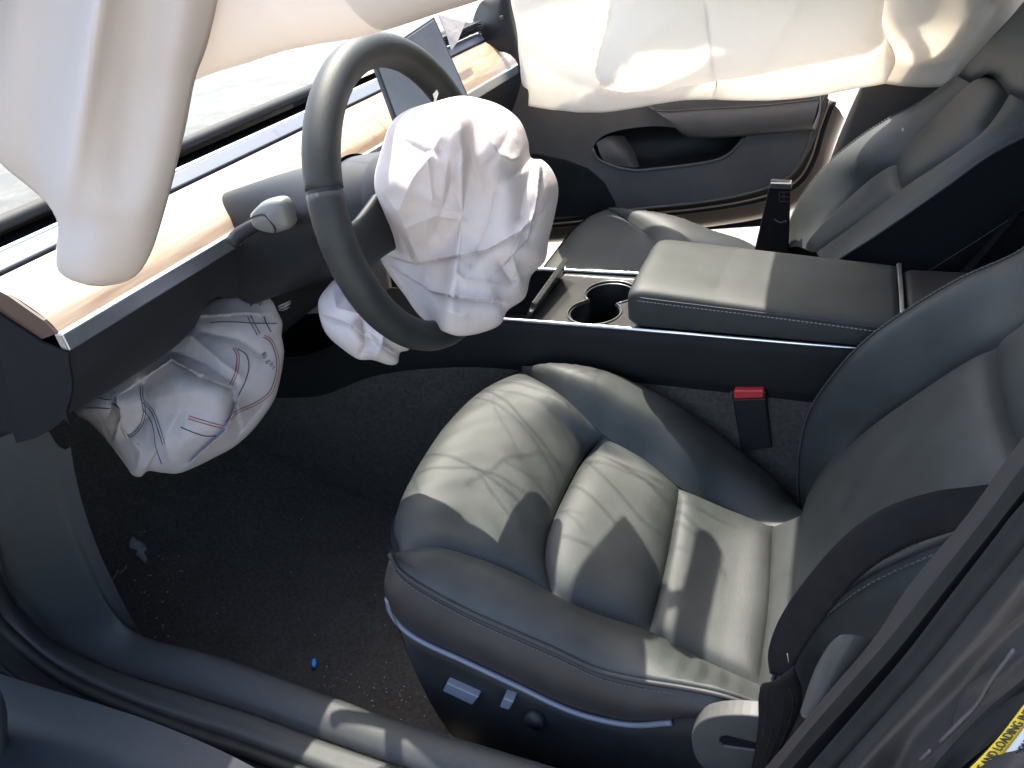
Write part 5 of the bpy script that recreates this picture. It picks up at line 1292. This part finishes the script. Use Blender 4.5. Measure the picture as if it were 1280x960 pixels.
# ------------------------------------------------------------------ belts and buckles
bk = thing('belt_buckle', 'black belt buckle with red release button between driver seat and console', 'buckle', tuple(P(935, 520, y=0.268)))
a4 = [P(*p, y=0.262) for p in [(914, 490), (956, 489), (965, 560), (926, 566)]]
hexa('buckle_housing', [q + np.array([0, 0.018, 0]) for q in a4], a4, M_plastic, bk, 0.004, 3)
r4 = [P(*p, y=0.259) for p in [(917, 499), (954, 498), (955, 488), (917, 488)]]
hexa('release_button', [q + np.array([0, 0.014, 0]) for q in r4], r4, M_red, bk, 0.003, 3)
tube('buckle_edge', [P(*p, y=0.259) for p in [(914, 489), (914, 500), (956, 499), (956, 489)]], 0.0010, M_grey, bk, 6)

pb = thing('belt_tongue', 'black belt tongue and strap standing beside the passenger seat backrest', 'seat belt', tuple(P(970, 270, y=0.97)))
p4 = [P(*p, y=0.97) for p in [(930, 370), (984, 360), (988, 228), (963, 226)]]
hexa('strap', [q + np.array([0, 0.02, 0]) for q in p4], p4, M_belt, pb, 0.004, 2)
p5 = [P(*p, y=0.962) for p in [(961, 236), (989, 237), (989, 230), (963, 229)]]
hexa('tongue_edge', [q + np.array([0, 0.03, 0]) for q in p5], p5, M_grey, pb, 0.002, 2)
for (x0, y0, x1, y1) in ((974, 240, 986, 240), (974, 246, 986, 246), (974, 252, 986, 252), (974, 240, 974, 252), (980, 240, 980, 252)):
    tube('woven_mark', [P(x0, y0, y=0.9675), P(x1, y1, y=0.9675)], 0.0007, M_thread, pb, 4)
tube('strap_crease', [P(968, 274, y=0.966), P(975, 278, y=0.964), P(984, 276, y=0.966)], 0.0018, M_thread, pb, 5, n=10)

sbt = thing('seat_belt', 'black webbing seat belt looping across the side of the driver backrest', 'seat belt', tuple(P(1000, 760, y=-0.26)))
oe = [(1262, 602), (1215, 608), (1170, 614), (1112, 632), (1062, 664), (1012, 718), (975, 772), (960, 815), (962, 842)]
ie = [(1262, 640), (1225, 655), (1180, 668), (1130, 686), (1082, 716), (1042, 758), (1010, 802), (992, 832), (988, 848)]
yo = np.linspace(-0.245, -0.285, len(oe))
A = cr([P(*p, y=y - 0.0) for p, y in zip(oe, yo)], 60); B_ = cr([P(*p, y=y - 0.02) for p, y in zip(ie, yo)], 60)
G = loft([A, 0.5 * (A + B_) + np.array([0, -0.001, 0.001]), B_], 60, 10)
o = gridobj('webbing', G, M_belt, sbt, CC); solid(o, 0.0022, -1)
st = [(962, 842), (988, 848), (1003, 882), (985, 915), (962, 956), (950, 985), (930, 975), (946, 940), (949, 900), (947, 866)]
L_ = cr([P(*p, y=-0.305) for p in [(952, 855), (948, 872), (948, 900), (944, 935), (934, 985)]], 30)
R_ = cr([P(*p, y=-0.318) for p in [(992, 836), (1003, 872), (992, 908), (970, 950), (957, 990)]], 30)
G = loft([L_, 0.5 * (L_ + R_) + np.array([0, -0.006, 0]), R_], 30, 10)
o = gridobj('sewn_end', G, M_belt, sbt, CC); solid(o, 0.004, -1)
for k in range(4):
    f = 0.2 + 0.2 * k
    stitches('stitching', [L_[i] * (1 - f) + R_[i] * f + np.array([0, -0.006, 0.0]) for i in range(2, 26)], M_pipe, sbt, 0.006, 0.0025, 0.0004)
tube('loose_thread', [P(986, 828, y=-0.31), P(984, 817, y=-0.315)], 0.0007, M_debris, sbt, 4)

# ------------------------------------------------------------------ debris on the carpet
bc = thing('plastic_chip', 'small bright blue plastic chip lying on the carpet by the sill', 'chip', tuple(P(392, 828, z=0.05)))
z = 0.010
cp = [(388, 830), (389, 824), (393, 821), (396, 826), (395, 832), (391, 835)]
poly('chip_base', [P(*p, z=z) for p in cp], M_bluedk, bc, 0.006, UP)
poly('chip_face', [P(*p, z=z + 0.002) for p in [(390, 829), (391, 824), (394, 823), (395, 828), (394, 833), (391, 833)]], M_blue, bc, 0.004, UP)
def debris():
    V = []; F = []
    r = random.Random(5)
    def bit(px, py, s, g):
        p = PS(px, py, g); k = len(V)
        n = r.choice([4, 5, 6]); an = r.uniform(0, 6)
        st_ = r.uniform(1, 2.2)
        for i in range(n):
            a = an + 2 * math.pi * i / n; q = s * r.uniform(0.6, 1.1)
            V.append((p[0] + q * math.cos(a), p[1] + q * math.sin(a) / st_, p[2] + 0.006 + 0.001 * r.random()))
        V.append((p[0], p[1], p[2] + 0.006 + s * 0.7))
        for i in range(n): F.append((k + i, k + (i + 1) % n, k + n))
    g = lambda x, y: float(np.interp(x, [-1.45, -1.25, -1.05, -0.7, 0], [0.34, 0.12, 0.02, 0.0, 0.0]))
    for k in range(75):
        bit(r.gauss(165, 45), r.gauss(735, 45), r.choice([0.001, 0.0014, 0.002, 0.003]), g)
    for k in range(80):
        px, py = r.uniform(120, 490), r.uniform(600, 880)
        if py > 770 + (px - 130) * 0.34: continue
        bit(px, py, r.choice([0.0008, 0.001, 0.0014, 0.002]), g)
    for k in range(60):
        px = r.uniform(400, 580); bit(px, 845 + (px - 400) * 0.28 + r.gauss(0, 10), r.choice([0.001, 0.0014, 0.002]), g)
    o = mk('carpet_debris', V, F, M_debris, None, smooth=False)
    tag(o, 'pale crumbs and chips scattered over the black carpet', 'debris', kind='stuff')
debris()
pp = [(162, 676), (166, 670), (170, 674), (178, 678), (184, 686), (180, 690), (184, 699), (181, 704), (176, 698), (170, 693), (172, 688), (162, 684)]
gz = lambda x, y: float(np.interp(x, [-1.45, -1.25, -1.05, -0.7, 0], [0.34, 0.12, 0.02, 0.0, 0.0])) + 0.008
po = poly('powder_patch', [PS(*p, gz) for p in pp], M_powder, None, 0.002, UP)
for sx, sy, ex, ey in ((158, 706, 150, 716), (148, 712, 136, 728), (136, 724, 126, 742), (122, 738, 112, 752)):
    V, F = tube_vf(cr([PS(sx, sy, gz), PS((sx + ex) / 2 + 2, (sy + ey) / 2, gz), PS(ex, ey, gz)], 8), 0.0022, 6); o_ = mk('smear_streak', V, F, M_powder, po)
tag(po, 'ragged grey powder smear on the carpet in the footwell', 'smear')

# cracks across the windshield: they throw the thin branching shadows
def cracks():
    r = random.Random(3)
    def wp(x, y):  # point just under the windshield
        z = np.interp(x, [-1.55, -0.95, -0.36], [0.925, 1.18, 1.388]) - 0.03 * ((y - 0.39) / 0.9)**2
        return np.array([x, y, z - 0.004])
    V = []; F = []
    def run(x, y, a, L, w, lev):
        pts = []
        n = max(4, int(L / 0.04))
        for i in range(n):
            pts.append(wp(x, y)); a += r.uniform(-0.25, 0.25); x += math.cos(a) * L / n; y += math.sin(a) * L / n
            x = min(-0.38, max(-1.5, x)); y = min(1.2, max(-0.4, y))
            if lev < 2 and r.random() < 0.22: run(x, y, a + r.choice([-1, 1]) * r.uniform(0.4, 0.9), L * 0.5, w * 0.75, lev + 1)
        v, f = tube_vf(np.array(pts), w, 4); k = len(V); V.extend(v); F.extend([tuple(i + k for i in ff) for ff in f])
    for x, y, a, L in ((-0.95, 0.30, 0.3, 0.5), (-0.9, 0.55, 0.1, 0.5), (-1.0, 0.45, 0.5, 0.6), (-0.75, 0.62, -0.2, 0.35), (-0.8, 0.75, 0.2, 0.4), (-0.9, 0.2, 0.7, 0.4), (-0.7, 0.3, 1.0, 0.3)):
        run(x, y, a, L, 0.0012, 0)
    o = mk('glass_crack', V, F, M_crack, body); o['kind'] = 'stuff'
cracks()
